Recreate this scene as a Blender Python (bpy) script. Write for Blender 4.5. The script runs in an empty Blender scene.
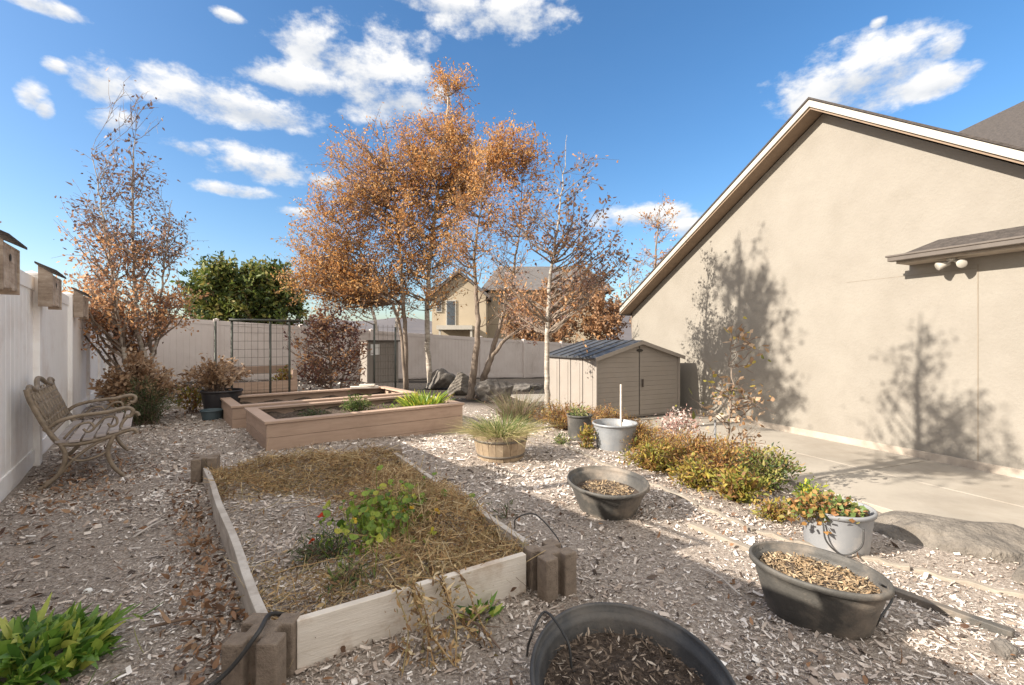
import bpy, math, random
import numpy as np
from mathutils import Vector
random.seed(7); RNG = np.random.default_rng(11)
R = math.radians
S = bpy.context.scene
COL = S.collection
F_PX, CU, CV, CAM_H = 465.0, 512.0, 340.0, 1.22

# ------------------------------------------------------------------ terrain
E1 = np.array([.787, .617, 0.]); E2 = np.array([-.617, .787, 0.])      # across / along the garden
WD = np.array([.375, -.927, 0.]); WN = np.array([-.927, -.375, 0.])    # along / out of the house wall
PATIO_Z = -.35
def sm(x): x = np.clip(x, 0, 1); return x*x*(3-2*x)
def gz(x, y):
    x = np.asarray(x, float); y = np.asarray(y, float)
    s = .787*(x+1.11) + .617*y
    z = -.042*np.clip(s-2.6, 0, 13.5)
    d = -.927*(x-3.82) - .375*(y-3.47)
    b = .010*np.sin(3.1*x+1.3*y) + .009*np.sin(2.3*y-1.7*x+1) + .006*np.sin(7.1*x+2.2)*np.sin(6.3*y)
    w = 1-sm(d/1.25)
    w = w*(1-sm((y-12.5)/1.5))
    z = z + b
    low = np.where(d < 0, PATIO_Z-.16, PATIO_Z-.02)
    return z*(1-w) + low*w
def P(u, v, z=None):
    """ground point seen along the ray through a place of the photograph"""
    a = (u-CU)/F_PX; b = (v-CV)/F_PX
    D = 5.
    zz = 0. if z is None else z
    for _ in range(30):
        if z is None: zz = float(gz(a*D, D))
        D = .5*D + .5*min((CAM_H-zz)/b, 60) if z is None else (CAM_H-zz)/b
    return np.array([a*D, D, zz])
def W(u, v, D): return np.array([(u-CU)/F_PX*D, D, CAM_H+(CV-v)/F_PX*D])
def G(x, y, dz=0): return np.array([x, y, float(gz(x, y))+dz])

# ------------------------------------------------------------------ mesh helpers
FRAME = {}
def unit(a): a = np.asarray(a, float); return a/max(1e-9, np.linalg.norm(a))
class MB:
    def __init__(s): s.v = []; s.f = []; s.t = []; s.n = 0
    def add(s, V, F, tint=.5):
        V = np.asarray(V, float).reshape(-1, 3)
        if isinstance(F, np.ndarray): F = [F]
        else:
            by = {}
            for f in F: by.setdefault(len(f), []).append(f)
            F = [np.array(x) for x in by.values()]
        k = 0
        for f in F:
            s.f.append(f+s.n); m = len(f)
            s.t.append(np.broadcast_to(tint, (m,)).astype(float) if np.ndim(tint) == 0 else np.asarray(tint, float)[k:k+m]); k += m
        s.v.append(V); s.n += len(V)
        return s
    def hexa(s, c8, tint=.5):
        return s.add(c8, [(0, 3, 2, 1), (4, 5, 6, 7), (0, 1, 5, 4), (1, 2, 6, 5), (2, 3, 7, 6), (3, 0, 4, 7)], tint)
    def box(s, o, ax, ay, az, x, y, z, tint=.5):
        """box from o spanning x=(x0,x1).. along unit axes"""
        o, ax, ay, az = (np.asarray(q, float) for q in (o, ax, ay, az))
        c = [o+ax*a+ay*b+az*d for d in z for a, b in ((x[0], y[0]), (x[1], y[0]), (x[1], y[1]), (x[0], y[1]))]
        return s.hexa(c, tint)
    def tube(s, pts, r, n=6, tint=.5, cap=True):
        pts = np.asarray(pts, float); m = len(pts)
        r = np.broadcast_to(r, (m,)).astype(float)
        T = np.gradient(pts, axis=0); T /= np.maximum(1e-9, np.linalg.norm(T, axis=1))[:, None]
        ref = np.array([0, 0, 1.]) if abs(T[0, 2]) < .9 else np.array([1., 0, 0])
        ang = np.arange(n)*2*math.pi/n; V = []
        N = unit(np.cross(T[0], ref))
        for i in range(m):
            N = unit(N - T[i]*np.dot(N, T[i])); B = np.cross(T[i], N)
            V.append(pts[i]+r[i]*(np.cos(ang)[:, None]*N+np.sin(ang)[:, None]*B))
        V = np.concatenate(V); i, j = np.meshgrid(np.arange(m-1), np.arange(n), indexing='ij')
        a = (i*n+j).ravel(); b = (i*n+(j+1) % n).ravel()
        F = np.stack([a, b, b+n, a+n], 1)
        Fs = [tuple(q) for q in F]
        if cap: Fs += [tuple(range(n-1, -1, -1)), tuple(range((m-1)*n, m*n))]
        return s.add(V, Fs, tint)
    def lathe(s, c, prof, sa=1., sb=1., da=(1, 0, 0), n=40, wob=0., tint=.5):
        """profile (r, z) turned round, squashed to an oval with axes da / its normal"""
        da = unit(da); db = np.cross([0, 0, 1.], da); c = np.asarray(c, float)
        th = np.arange(n)*2*math.pi/n; V = []
        for r, z in prof:
            k = 1+wob*np.sin(3*th+2)+wob*.6*np.sin(2*th+.4)
            V.append(c+(r*sa*k*np.cos(th))[:, None]*da+(r*sb*k*np.sin(th))[:, None]*db+np.array([0, 0, z]))
        m = len(prof); V = np.concatenate(V)
        i, j = np.meshgrid(np.arange(m-1), np.arange(n), indexing='ij')
        a = (i*n+j).ravel(); b = (i*n+(j+1) % n).ravel()
        return s.add(V, np.stack([a, b, b+n, a+n], 1), tint)
    def blades(s, P0, D0, L, Wd, bend=None, nseg=2, prof='leaf', tint=None, roll=1.):
        P0 = np.asarray(P0, float); N = len(P0)
        if N == 0: return s
        D0 = D0/np.maximum(1e-6, np.linalg.norm(D0, axis=1))[:, None]
        L = np.broadcast_to(L, (N,)); Wd = np.broadcast_to(Wd, (N,))
        if bend is None: bend = np.zeros((N, 3))
        side = np.cross(D0, RNG.normal(0, roll, (N, 3))+np.array([0, 0, 1.]))
        side /= np.maximum(1e-6, np.linalg.norm(side, axis=1))[:, None]
        V = np.empty((N, nseg+1, 2, 3))
        for k in range(nseg+1):
            t = k/nseg
            c = P0+D0*(L*t)[:, None]+bend*((L*t*t)[:, None])
            if prof == 'leaf': w = max(.12, math.sin(math.pi*min(1, .08+.92*t))**.8)
            elif prof == 'grass': w = 1-.9*t
            else: w = 1.
            h = side*(Wd*w*.5)[:, None]
            V[:, k, 0] = c-h; V[:, k, 1] = c+h
        base = (np.arange(N)*(nseg+1)*2)[:, None]
        F = [base+np.array([[2*k, 2*k+1, 2*k+3, 2*k+2]]) for k in range(nseg)]
        F = np.stack(F, 1).reshape(-1, 4)
        if tint is None: tint = RNG.random(N)
        return s.add(V.reshape(-1, 3), F, np.repeat(np.broadcast_to(tint, (N,)), nseg))
    def build(s, name, mat, parent=None, base=None, smooth=False, bevel=0., sub=0, local=False):
        V = np.concatenate(s.v) if s.v else np.zeros((0, 3))
        if parent is not None: org = FRAME[parent.name]
        else: org = np.asarray(base if base is not None else (0, 0, 0), float)
        if not local: V = V-org
        me = bpy.data.meshes.new(name)
        me.vertices.add(len(V)); me.vertices.foreach_set('co', V.ravel().astype(np.float32))
        idx = np.concatenate([f.ravel() for f in s.f]); tot = np.concatenate([np.full(len(f), f.shape[1]) for f in s.f])
        me.loops.add(len(idx)); me.loops.foreach_set('vertex_index', idx.astype(np.int32))
        me.polygons.add(len(tot)); me.polygons.foreach_set('loop_start', (np.cumsum(tot)-tot).astype(np.int32))
        a = me.attributes.new('tint', 'FLOAT', 'FACE'); a.data.foreach_set('value', np.concatenate(s.t).astype(np.float32))
        me.update(calc_edges=True); me.validate()
        if not smooth: me.shade_flat()
        me.materials.append(mat)
        o = bpy.data.objects.new(name, me); COL.objects.link(o)
        if parent is not None: o.parent = parent
        else: o.location = org
        FRAME[o.name] = org
        if bevel:
            b = o.modifiers.new('bevel', 'BEVEL'); b.width = bevel; b.segments = 2; b.limit_method = 'ANGLE'
        if sub:
            q = o.modifiers.new('sub', 'SUBSURF'); q.levels = q.render_levels = sub
        return o
def tag(o, label=None, cat=None, group=None, kind=None):
    for k, v in (('label', label), ('category', cat), ('group', group), ('kind', kind)):
        if v: o[k] = v
    return o
def thing(name, loc, label, cat, group=None):
    o = bpy.data.objects.new(name, None); COL.objects.link(o); o.empty_display_size = .1
    o.location = loc; FRAME[o.name] = np.asarray(loc, float)
    return tag(o, label, cat, group)
def dup(o, loc, rz=0., label=None):
    r = o.copy(); COL.objects.link(r); r.location = loc; r.rotation_euler = (0, 0, rz)
    if label: r['label'] = label
    for ch in list(o.children):
        c = ch.copy(); COL.objects.link(c); c.parent = r
        for g in list(ch.children):
            d = g.copy(); COL.objects.link(d); d.parent = c
    return r
def curve(pts, n=8):
    """Catmull-Rom through the points"""
    p = np.asarray(pts, float); p = np.vstack([2*p[0]-p[1], p, 2*p[-1]-p[-2]]); out = []
    for i in range(1, len(p)-2):
        for k in range(n):
            t = k/n
            out.append(.5*((2*p[i])+(p[i+1]-p[i-1])*t+(2*p[i-1]-5*p[i]+4*p[i+1]-p[i+2])*t*t+(3*p[i]-p[i-1]-3*p[i+1]+p[i+2])*t**3))
    out.append(p[-2]); return np.array(out)
def rnd_dir(N, up=0., flat=1.):
    d = RNG.normal(0, 1, (N, 3)); d[:, 2] = d[:, 2]*flat+up
    return d/np.linalg.norm(d, axis=1)[:, None]

# ------------------------------------------------------------------ materials
def new_mat(name):
    m = bpy.data.materials.new(name); m.use_nodes = True
    nt = m.node_tree; bs = nt.nodes['Principled BSDF']; return m, nt, bs
def N(nt, typ, **kw):
    n = nt.nodes.new(typ)
    for k, v in kw.items():
        if k in n.inputs: n.inputs[k].default_value = v
        else: setattr(n, k, v)
    return n
def ramp(nt, stops, src):
    r = nt.nodes.new('ShaderNodeValToRGB'); cr = r.color_ramp
    while len(cr.elements) < len(stops): cr.elements.new(.5)
    for e, (p, c) in zip(cr.elements, stops): e.position = p; e.color = (*c, 1)
    nt.links.new(src, r.inputs[0]); return r
def spread(cols): n = len(cols); return [(i/max(1, n-1), c) for i, c in enumerate(cols)]
def mix(nt, a, b, fac, mode='MIX'):
    m = nt.nodes.new('ShaderNodeMix'); m.data_type = 'RGBA'; m.blend_type = mode
    for s_, v in ((m.inputs[0], fac), (m.inputs[6], a), (m.inputs[7], b)):
        if hasattr(v, 'links'): nt.links.new(v, s_)
        elif isinstance(v, (int, float)): s_.default_value = v
        else: s_.default_value = (*v, 1)
    return m.outputs[2]
def surf(name, cols, scale=4., detail=6., rough=.8, bump=.2, bscale=60., stretch=(1, 1, 1), metal=0., dirt=None, dscale=1.2, tint=0., bdist=.01, rot=0.):
    """solid surface: noise-mottled colour, optional darker blotches, fine bump"""
    m, nt, bs = new_mat(name); L = nt.links.new
    co = N(nt, 'ShaderNodeTexCoord'); mp = N(nt, 'ShaderNodeMapping'); mp.inputs['Scale'].default_value = stretch; mp.inputs['Rotation'].default_value = (0, 0, rot)
    L(co.outputs['Object'], mp.inputs[0])
    n1 = N(nt, 'ShaderNodeTexNoise', Scale=scale, Detail=detail, Roughness=.65); L(mp.outputs[0], n1.inputs['Vector'])
    st = spread(cols); st = [(.28+.44*p, c) for p, c in st]
    c = ramp(nt, st, n1.outputs[0]).outputs[0]
    if dirt:
        n2 = N(nt, 'ShaderNodeTexNoise', Scale=dscale, Detail=8., Roughness=.7); L(co.outputs['Object'], n2.inputs['Vector'])
        f = ramp(nt, [(.5, (0, 0, 0)), (.75, (1, 1, 1))], n2.outputs[0]).outputs[0]
        c = mix(nt, c, dirt, f)
    if tint:
        at = N(nt, 'ShaderNodeAttribute', attribute_name='tint')
        mr = N(nt, 'ShaderNodeMapRange'); mr.inputs[3].default_value = 1-tint; mr.inputs[4].default_value = 1+tint; L(at.outputs['Fac'], mr.inputs[0])
        hs = N(nt, 'ShaderNodeHueSaturation'); L(mr.outputs[0], hs.inputs['Value']); L(c, hs.inputs['Color']); c = hs.outputs[0]
    L(c, bs.inputs['Base Color']); bs.inputs['Roughness'].default_value = rough; bs.inputs['Metallic'].default_value = metal
    if bump:
        n3 = N(nt, 'ShaderNodeTexNoise', Scale=bscale, Detail=5., Roughness=.6); L(mp.outputs[0], n3.inputs['Vector'])
        b = N(nt, 'ShaderNodeBump', Strength=bump, Distance=bdist); L(n3.outputs[0], b.inputs['Height']); L(b.outputs[0], bs.inputs['Normal'])
    return m
def leafy(name, cols, trans=.35, rough=.6, spot=True):
    """leaves: one colour per leaf out of a range, some light passing through"""
    m, nt, bs = new_mat(name); L = nt.links.new
    at = N(nt, 'ShaderNodeAttribute', attribute_name='tint')
    c = ramp(nt, spread(cols), at.outputs['Fac']).outputs[0]
    if spot:
        co = N(nt, 'ShaderNodeTexCoord'); n1 = N(nt, 'ShaderNodeTexNoise', Scale=40., Detail=3.); L(co.outputs['Object'], n1.inputs['Vector'])
        mr = N(nt, 'ShaderNodeMapRange'); mr.inputs[3].default_value = .7; mr.inputs[4].default_value = 1.3; L(n1.outputs[0], mr.inputs[0])
        hs = N(nt, 'ShaderNodeHueSaturation'); L(mr.outputs[0], hs.inputs['Value']); L(c, hs.inputs['Color']); c = hs.outputs[0]
    L(c, bs.inputs['Base Color']); bs.inputs['Roughness'].default_value = rough
    if trans:
        t = N(nt, 'ShaderNodeBsdfTranslucent'); L(c, t.inputs[0]); mx = N(nt, 'ShaderNodeMixShader'); mx.inputs[0].default_value = trans
        L(bs.outputs[0], mx.inputs[1]); L(t.outputs[0], mx.inputs[2])
        L(mx.outputs[0], nt.nodes['Material Output'].inputs['Surface'])
    return m
M = dict(
 soil=surf('mulch_ground', [(.10, .075, .06), (.24, .195, .16), (.40, .34, .29), (.54, .475, .42)], 60, 10, .95, .9, 90, bdist=.015),
 chips=leafy('bark_chips', [(.05, .034, .026), (.21, .155, .12), (.44, .355, .295), (.60, .52, .455), (.74, .67, .61), (.86, .81, .76)], 0, .85),
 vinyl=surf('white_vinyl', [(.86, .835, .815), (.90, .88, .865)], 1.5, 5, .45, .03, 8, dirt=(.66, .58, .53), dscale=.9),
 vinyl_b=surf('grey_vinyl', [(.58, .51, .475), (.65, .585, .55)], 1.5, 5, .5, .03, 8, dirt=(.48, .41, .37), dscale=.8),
 stucco=surf('beige_stucco', [(.213, .191, .161), (.235, .212, .181), (.255, .232, .199)], 1.6, 10, .92, .5, 28, bdist=.014),
 joint=surf('stucco_joint', [(.19, .16, .125), (.22, .185, .145)], 6, 4, .9, .1),
 found=surf('foundation_render', [(.30, .255, .21), (.42, .36, .30)], 5, 8, .95, .5, 40),
 conc=surf('patio_concrete', [(.25, .22, .185), (.32, .285, .24), (.37, .33, .28)], 1.1, 10, .9, .25, 90, dirt=(.24, .205, .165), dscale=.7),
 white=surf('white_trim', [(.36, .335, .29), (.41, .38, .335)], 3, 5, .5, .04, 20),
 soffit=surf('brown_soffit', [(.20, .14, .095), (.25, .18, .125)], 5, 5, .8, .1, 30),
 shingle=surf('brown_shingle', [(.028, .024, .022), (.058, .048, .043), (.085, .07, .062)], 14, 6, .95, .9, 30, stretch=(1, 1, 2.5), bdist=.02),
 gutter=surf('bronze_gutter', [(.075, .06, .05), (.105, .085, .07)], 4, 4, .55, .05),
 comp=surf('tan_composite', [(.36, .25, .185), (.42, .295, .22), (.46, .33, .25)], 3, 7, .7, .15, 40, stretch=(1, 1, 9), dirt=(.29, .195, .14), tint=.12),
 oldwood=surf('weathered_wood', [(.27, .20, .15), (.42, .33, .26), (.55, .46, .38)], 5, 9, .9, .4, 30, stretch=(1, 1, 6), dirt=(.19, .13, .09), dscale=3, tint=.2),
 palewood=surf('pale_board', [(.58, .51, .43), (.70, .63, .55), (.78, .72, .64)], 3.5, 9, .8, .25, 22, stretch=(.6, .6, 7), dirt=(.40, .27, .17), dscale=5, tint=.05),
 greyboard=surf('grey_board', [(.36, .31, .27), (.50, .45, .40), (.62, .57, .52)], 4, 8, .9, .35, 30, stretch=(1, 1, 4), dirt=(.25, .2, .16), dscale=4),
 edge=surf('edging_board', [(.17, .145, .12), (.26, .225, .185), (.35, .305, .25)], 5, 8, .9, .4, 50, dirt=(.26, .21, .165), dscale=4),
 slat=surf('grey_slat_wood', [(.26, .22, .20), (.36, .31, .29), (.46, .41, .38)], 5, 9, .85, .4, 30, stretch=(1, 1, 3), tint=.12),
 iron=surf('bronze_iron', [(.15, .115, .08), (.25, .195, .14), (.35, .28, .21)], 12, 6, .55, .4, 60, metal=.25),
 block=surf('brown_block', [(.15, .112, .085), (.22, .17, .13), (.28, .22, .172)], 25, 8, .95, .7, 120),
 rubber=surf('dark_rubber', [(.030, .030, .032), (.055, .054, .054), (.085, .08, .077)], 5, 8, .6, .25, 60, dirt=(.14, .12, .10), dscale=2.5),
 rubber_g=surf('grey_rubber', [(.035, .033, .031), (.07, .065, .058), (.12, .107, .093)], 5, 8, .65, .3, 60, dirt=(.25, .20, .155), dscale=2.6),
 galv=surf('galvanised_tub', [(.19, .20, .215), (.26, .27, .285), (.32, .33, .34)], 4, 8, .45, .1, 40, metal=.2, dirt=(.32, .28, .23), dscale=3),
 whiteplastic=surf('white_plastic', [(.20, .205, .215), (.26, .262, .27)], 2.5, 7, .45, .05, 30, dirt=(.44, .40, .36), dscale=3),
 barrel=surf('barrel_stave', [(.20, .145, .095), (.32, .24, .16), (.42, .325, .225)], 6, 8, .85, .4, 30, stretch=(1, 1, .25), dirt=(.20, .14, .085), dscale=5),
 hoop=surf('barrel_hoop', [(.10, .085, .07), (.17, .14, .11)], 12, 6, .6, .2, metal=.3),
 blackpot=surf('black_pot', [(.018, .018, .022), (.045, .04, .042)], 5, 6, .45, .1),
 bluepot=surf('blue_grey_pot', [(.045, .075, .09), (.085, .12, .135)], 5, 6, .5, .1),
 hose=surf('black_hose', [(.02, .02, .02), (.045, .042, .04)], 8, 4, .55, .05),
 shed=surf('taupe_resin', [(.25, .22, .19), (.29, .255, .225)], 2, 6, .6, .08, 60, dirt=(.30, .25, .21)),
 shedroof=surf('slate_resin_roof', [(.04, .041, .045), (.075, .076, .08)], 6, 6, .5, .2, 40),
 darkgap=surf('dark_gap', [(.03, .026, .022), (.05, .043, .036)], 5, 4, .9, .05),
 post=surf('dark_green_steel', [(.03, .035, .03), (.07, .07, .055)], 8, 6, .55, .1, metal=.2),
 paper=surf('white_paper', [(.78, .77, .74), (.84, .83, .80)], 5, 3, .8, .02),
 rock=surf('grey_rock', [(.07, .06, .055), (.14, .125, .11), (.24, .215, .19)], 5, 12, .95, .9, 18, bdist=.03),
 slab=surf('tan_rock', [(.06, .052, .044), (.13, .113, .096), (.18, .157, .132), (.24, .21, .178)], 7, 14, .95, 1., 20, dirt=(.17, .14, .11), dscale=4, bdist=.04),
 bark=surf('grey_brown_bark', [(.09, .065, .05), (.20, .155, .12), (.32, .26, .21)], 9, 8, .95, .8, 25, stretch=(1, 1, .35), bdist=.02),
 birch=surf('pale_birch_bark', [(.10, .075, .058), (.30, .255, .21), (.44, .39, .33), (.50, .455, .40)], 4.5, 10, .85, .7, 25, stretch=(1, 1, 5), dirt=(.11, .085, .065), dscale=4),
 twig=surf('thin_twig', [(.13, .085, .06), (.22, .155, .115)], 10, 4, .9, .1),
 potsoil=surf('pot_soil', [(.028, .019, .013), (.07, .048, .034), (.15, .115, .09)], 40, 10, .98, .9, 70, bdist=.02),
 soilbits=leafy('soil_crumbs', [(.03, .02, .014), (.06, .04, .028), (.12, .085, .06), (.24, .18, .13), (.50, .42, .34)], 0, .9),
 tubchips=leafy('tan_chips', [(.09, .058, .033), (.24, .155, .085), (.36, .255, .145), (.48, .37, .24), (.17, .11, .06)], 0, .85),
 orange=leafy('orange_leaves', [(.30, .13, .05), (.47, .215, .07), (.57, .285, .09), (.60, .34, .12), (.55, .36, .17), (.38, .21, .11)], .5),
 rust=leafy('rust_leaves', [(.26, .13, .075), (.44, .22, .11), (.58, .31, .14), (.62, .36, .17), (.50, .30, .19)], .45),
 darkdry=leafy('dark_dry_leaves', [(.09, .06, .06), (.15, .095, .085), (.24, .15, .12), (.36, .22, .15)], .3),
 brush=leafy('dry_brush_leaves', [(.20, .11, .06), (.34, .18, .09), (.44, .25, .125), (.50, .31, .18)], .35),
 green=leafy('dark_green_leaves', [(.025, .042, .012), (.055, .085, .02), (.11, .15, .03), (.20, .21, .045), (.30, .25, .07)], .3),
 shrubgreen=leafy('shrub_green', [(.035, .06, .02), (.07, .10, .035), (.11, .13, .05)], .3),
 fresh=leafy('fresh_green', [(.08, .15, .02), (.15, .25, .03), (.26, .36, .045), (.40, .44, .06), (.52, .46, .06)], .4, .45),
 strawb=leafy('strawberry_leaves', [(.07, .11, .03), (.13, .19, .05), (.22, .27, .08), (.33, .26, .09), (.40, .20, .10)], .35, .5),
 lance=leafy('broad_green', [(.05, .12, .022), (.10, .21, .03), (.18, .31, .045), (.33, .43, .07), (.46, .48, .10)], .35, .38),
 purple=leafy('purple_leaves', [(.06, .024, .026), (.115, .045, .042), (.19, .085, .065), (.25, .15, .09)], .35),
 tan=leafy('tan_dry_leaves', [(.20, .115, .06), (.34, .21, .12), (.45, .30, .185), (.52, .38, .26)], .35),
 yellowish=leafy('yellow_green_leaves', [(.13, .14, .025), (.25, .24, .04), (.38, .31, .055), (.36, .22, .06), (.26, .13, .05)], .4),
 autumn=leafy('autumn_ground_leaves', [(.18, .08, .03), (.32, .15, .05), (.44, .24, .075), (.42, .29, .085), (.26, .22, .06)], .4),
 pinkfluff=leafy('pinkish_seed_heads', [(.30, .14, .11), (.46, .27, .23), (.66, .54, .48), (.76, .68, .62)], .35),
 straw=leafy('straw', [(.12, .07, .036), (.28, .165, .08), (.45, .285, .13), (.54, .37, .18), (.20, .17, .07), (.62, .46, .25), (.70, .58, .38)], .2, .8),
 drygrass=leafy('bleached_grass', [(.42, .33, .18), (.55, .45, .26), (.46, .39, .20), (.32, .30, .11), (.20, .24, .07)], .3),
 grassgreen=leafy('grass_green', [(.05, .09, .025), (.11, .17, .04), (.20, .25, .07), (.34, .31, .13)], .35),
 mauve=leafy('mauve_grass', [(.10, .13, .045), (.19, .19, .08), (.25, .18, .12), (.30, .19, .17)], .35),
 litter=leafy('fallen_leaves', [(.075, .04, .024), (.16, .085, .045), (.27, .14, .07), (.34, .19, .10), (.40, .27, .17)], .15),
 redfl=leafy('red_petals', [(.50, .04, .015), (.65, .10, .02)], .3),
 yelfl=leafy('yellow_petals', [(.65, .42, .03), (.70, .50, .06)], .3),
 nb_wall=surf('neighbour_stucco', [(.34, .28, .20), (.40, .33, .24)], .6, 6, .9, .2),
 nb_roof=surf('neighbour_roof', [(.085, .078, .076), (.13, .118, .114)], 3, 6, .95, .4),
 glass=surf('dark_window_glass', [(.04, .05, .06), (.07, .08, .09)], 1, 2, .15, 0),
 hill=surf('scrub_hill', [(.075, .07, .078), (.10, .09, .095), (.125, .11, .11)], .01, 8, 1, 0),
)

# ------------------------------------------------------------------ setting: ground, patio, hill
def axis(lo, hi, step, far):
    a = list(np.arange(lo, hi+1e-6, step)); g = step
    up = []; x = hi
    while x < far: g *= 1.35; x += g; up.append(x)
    g = step; dn = []; x = lo
    while x > -far: g *= 1.35; x -= g; dn.append(x)
    return np.array(dn[::-1]+a+up)
xs = axis(-13, 10, .11, 900); ys = axis(-1.5, 22, .11, 900)
X, Y = np.meshgrid(xs, ys); Z = gz(X, Y)
i, j = np.meshgrid(np.arange(len(ys)-1), np.arange(len(xs)-1), indexing='ij'); a = (i*len(xs)+j).ravel()
nt = M['soil'].node_tree; bs = nt.nodes['Principled BSDF']; src = bs.inputs['Base Color'].links[0].from_socket   # bare dark earth under the far trees, no chips; shade painted in too
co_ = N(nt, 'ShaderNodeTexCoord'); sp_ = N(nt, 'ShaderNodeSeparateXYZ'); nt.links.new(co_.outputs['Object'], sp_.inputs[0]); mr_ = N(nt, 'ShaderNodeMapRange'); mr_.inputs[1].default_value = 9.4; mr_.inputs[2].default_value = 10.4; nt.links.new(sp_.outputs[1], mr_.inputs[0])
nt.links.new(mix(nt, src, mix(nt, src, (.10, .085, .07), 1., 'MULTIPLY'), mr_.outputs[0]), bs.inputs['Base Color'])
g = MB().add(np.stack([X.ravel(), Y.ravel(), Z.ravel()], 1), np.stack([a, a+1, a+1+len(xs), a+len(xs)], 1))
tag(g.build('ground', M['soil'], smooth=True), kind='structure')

W0 = np.array([3.09, 11.97, 0])
def wp(q, off=0., z=0.): p = W0+WD*q+WN*off; return np.array([p[0], p[1], z])
pat = MB(); zp = PATIO_Z
qs = [-2.5, 1.4, 4.1, 6.35, 8.8, 11.5]; offs = [.02, 1.25, 2.5]
for qa, qb in zip(qs[:-1], qs[1:]):
    for oa, ob in zip(offs[:-1], offs[1:]):
        pat.box((W0[0], W0[1], 0), WD, WN, (0, 0, 1), (qa+.006, qb-.006), (oa+(.006 if oa > .1 else 0), ob-.006), (zp-.1, zp))
tag(pat.build('patio', M['conc'], bevel=.006), kind='structure')

hm = MB(); hx = np.linspace(-2600, 1500, 60)
prof = 90+60*np.sin(hx/520+1.2)+35*np.sin(hx/190)+15*np.sin(hx/77+2)
hv = np.concatenate([np.stack([hx, np.full(60, 1500.), np.full(60, -5.)], 1), np.stack([hx, np.full(60, 1900.), prof*.6], 1), np.stack([hx, np.full(60, 2300.), prof*1.1], 1)])
k = np.arange(59); hm.add(hv, np.concatenate([np.stack([k+o, k+1+o, k+61+o, k+60+o], 1) for o in (0, 60)]))
tag(hm.build('hills', M['hill'], smooth=True), kind='structure')

# ------------------------------------------------------------------ mulch chips
EDGE = [P(*p) for p in ((535, 431), (590, 458), (640, 480), (700, 507), (755, 532), (830, 552), (912, 571), (1030, 600))]
EDGE.append(EDGE[-1]+(EDGE[-1]-EDGE[-2])*1.6)
def chips(n, d0, d1, smin, smax, lift=.010):
    D = d0*(d1/d0)**(RNG.random(n)**1.05); Xc = (RNG.random(n)*2-1)*(1.22*D+.6)
    s = .787*(Xc+1.11)+.617*D; d = -.927*(Xc-3.82)-.375*(D-3.47)
    bare = np.clip(.72+.5*np.sin(Xc*3.7+1)*np.sin(D*2.9+.5)+.35*np.sin(Xc*8.3+D*3)*np.sin(D*7.1), .5, 1)   # thinner, worn patches
    ok = (RNG.random(n) < bare) & (s > .04) & (d > .18) & ~((s > 6.2+.5*np.sin(D*3)) & (D > 9.6+.3*np.sin(Xc*4))); Xc, D, d = Xc[ok], D[ok], d[ok]
    n = len(D); p = np.stack([Xc, D, gz(Xc, D)+RNG.random(n)*lift+.003], 1)
    dr = rnd_dir(n, 0, .22); L = smin+(smax-smin)*RNG.random(n)**2.2
    L = L*np.clip(.62+.13*D, .7, 1.5)
    t = np.clip(RNG.normal(.50, .26, n)+.12*np.sin(Xc*2.3+1)*np.sin(D*1.9)+.08*np.sin(Xc*5.1)*np.sin(D*4.3+2), 0, 1)
    p -= dr*(L*.5)[:, None]
    return p, dr, L, L*(.14+.42*RNG.random(n)**1.5), RNG.normal(0, .15, (n, 3)), t
cm = MB()
for n, d0, d1, a_, b_ in ((150000, .75, 3.4, .005, .026), (19000, .75, 4.5, .018, .062), (95000, 3.2, 7.5, .010, .038), (8000, 4., 8., .03, .065), (30000, 7., 15, .02, .06)):
    p, dr, L, w, bd, t = chips(n, d0, d1, a_, b_); 
    h_ = RNG.random(len(p)) < .5
    for k_, pf in ((h_, 'x'), (~h_, 'leaf')): cm.blades(p[k_], dr[k_], L[k_], w[k_], bd[k_], 2, pf, t[k_], .35)
tag(cm.build('wood_chip_mulch', M['chips']), 'grey and tan wood chips covering the garden ground', 'mulch', kind='stuff')

# fallen leaves
lm = MB(); pts = []
def scatter(c, r1, r2, n, ax=E1, ay=E2):
    a = RNG.normal(0, 1, (n, 2)); return c[:2]+np.outer(a[:, 0]*r1, ax[:2])+np.outer(a[:, 1]*r2, ay[:2])
for c, r1, r2, n in ((P(85, 480), .25, .9, 620), (P(200, 560), .07, .75, 560), (P(212, 640), .09, .3, 160), (P(70, 520), .5, .5, 110), (P(390, 640), .22, .2, 60), (P(590, 560), 1.0, .8, 90),
                     (P(850, 640), .5, .4, 40), (P(480, 395), 1., .8, 300), (P(160, 420), .6, .9, 250), (P(430, 470), .5, 1.2, 80), (P(690, 500), .6, .5, 60)):
    pts.append(scatter(c, r1, r2, n))
pt = np.concatenate(pts); s_ = .787*(pt[:, 0]+1.11)+.617*pt[:, 1]; pt = pt[s_ > .1]; n = len(pt)
pp = np.stack([pt[:, 0], pt[:, 1], gz(pt[:, 0], pt[:, 1])+.015+.02*RNG.random(n)], 1)
lm.blades(pp, rnd_dir(n, .1, .35), .014+.028*RNG.random(n)**1.5, .010+.016*RNG.random(n), RNG.normal(0, .5, (n, 3)), 3)
tag(lm.build('fallen_leaves', M['litter']), 'brown fallen leaves drifted on the mulch', 'leaves', kind='stuff')

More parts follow.
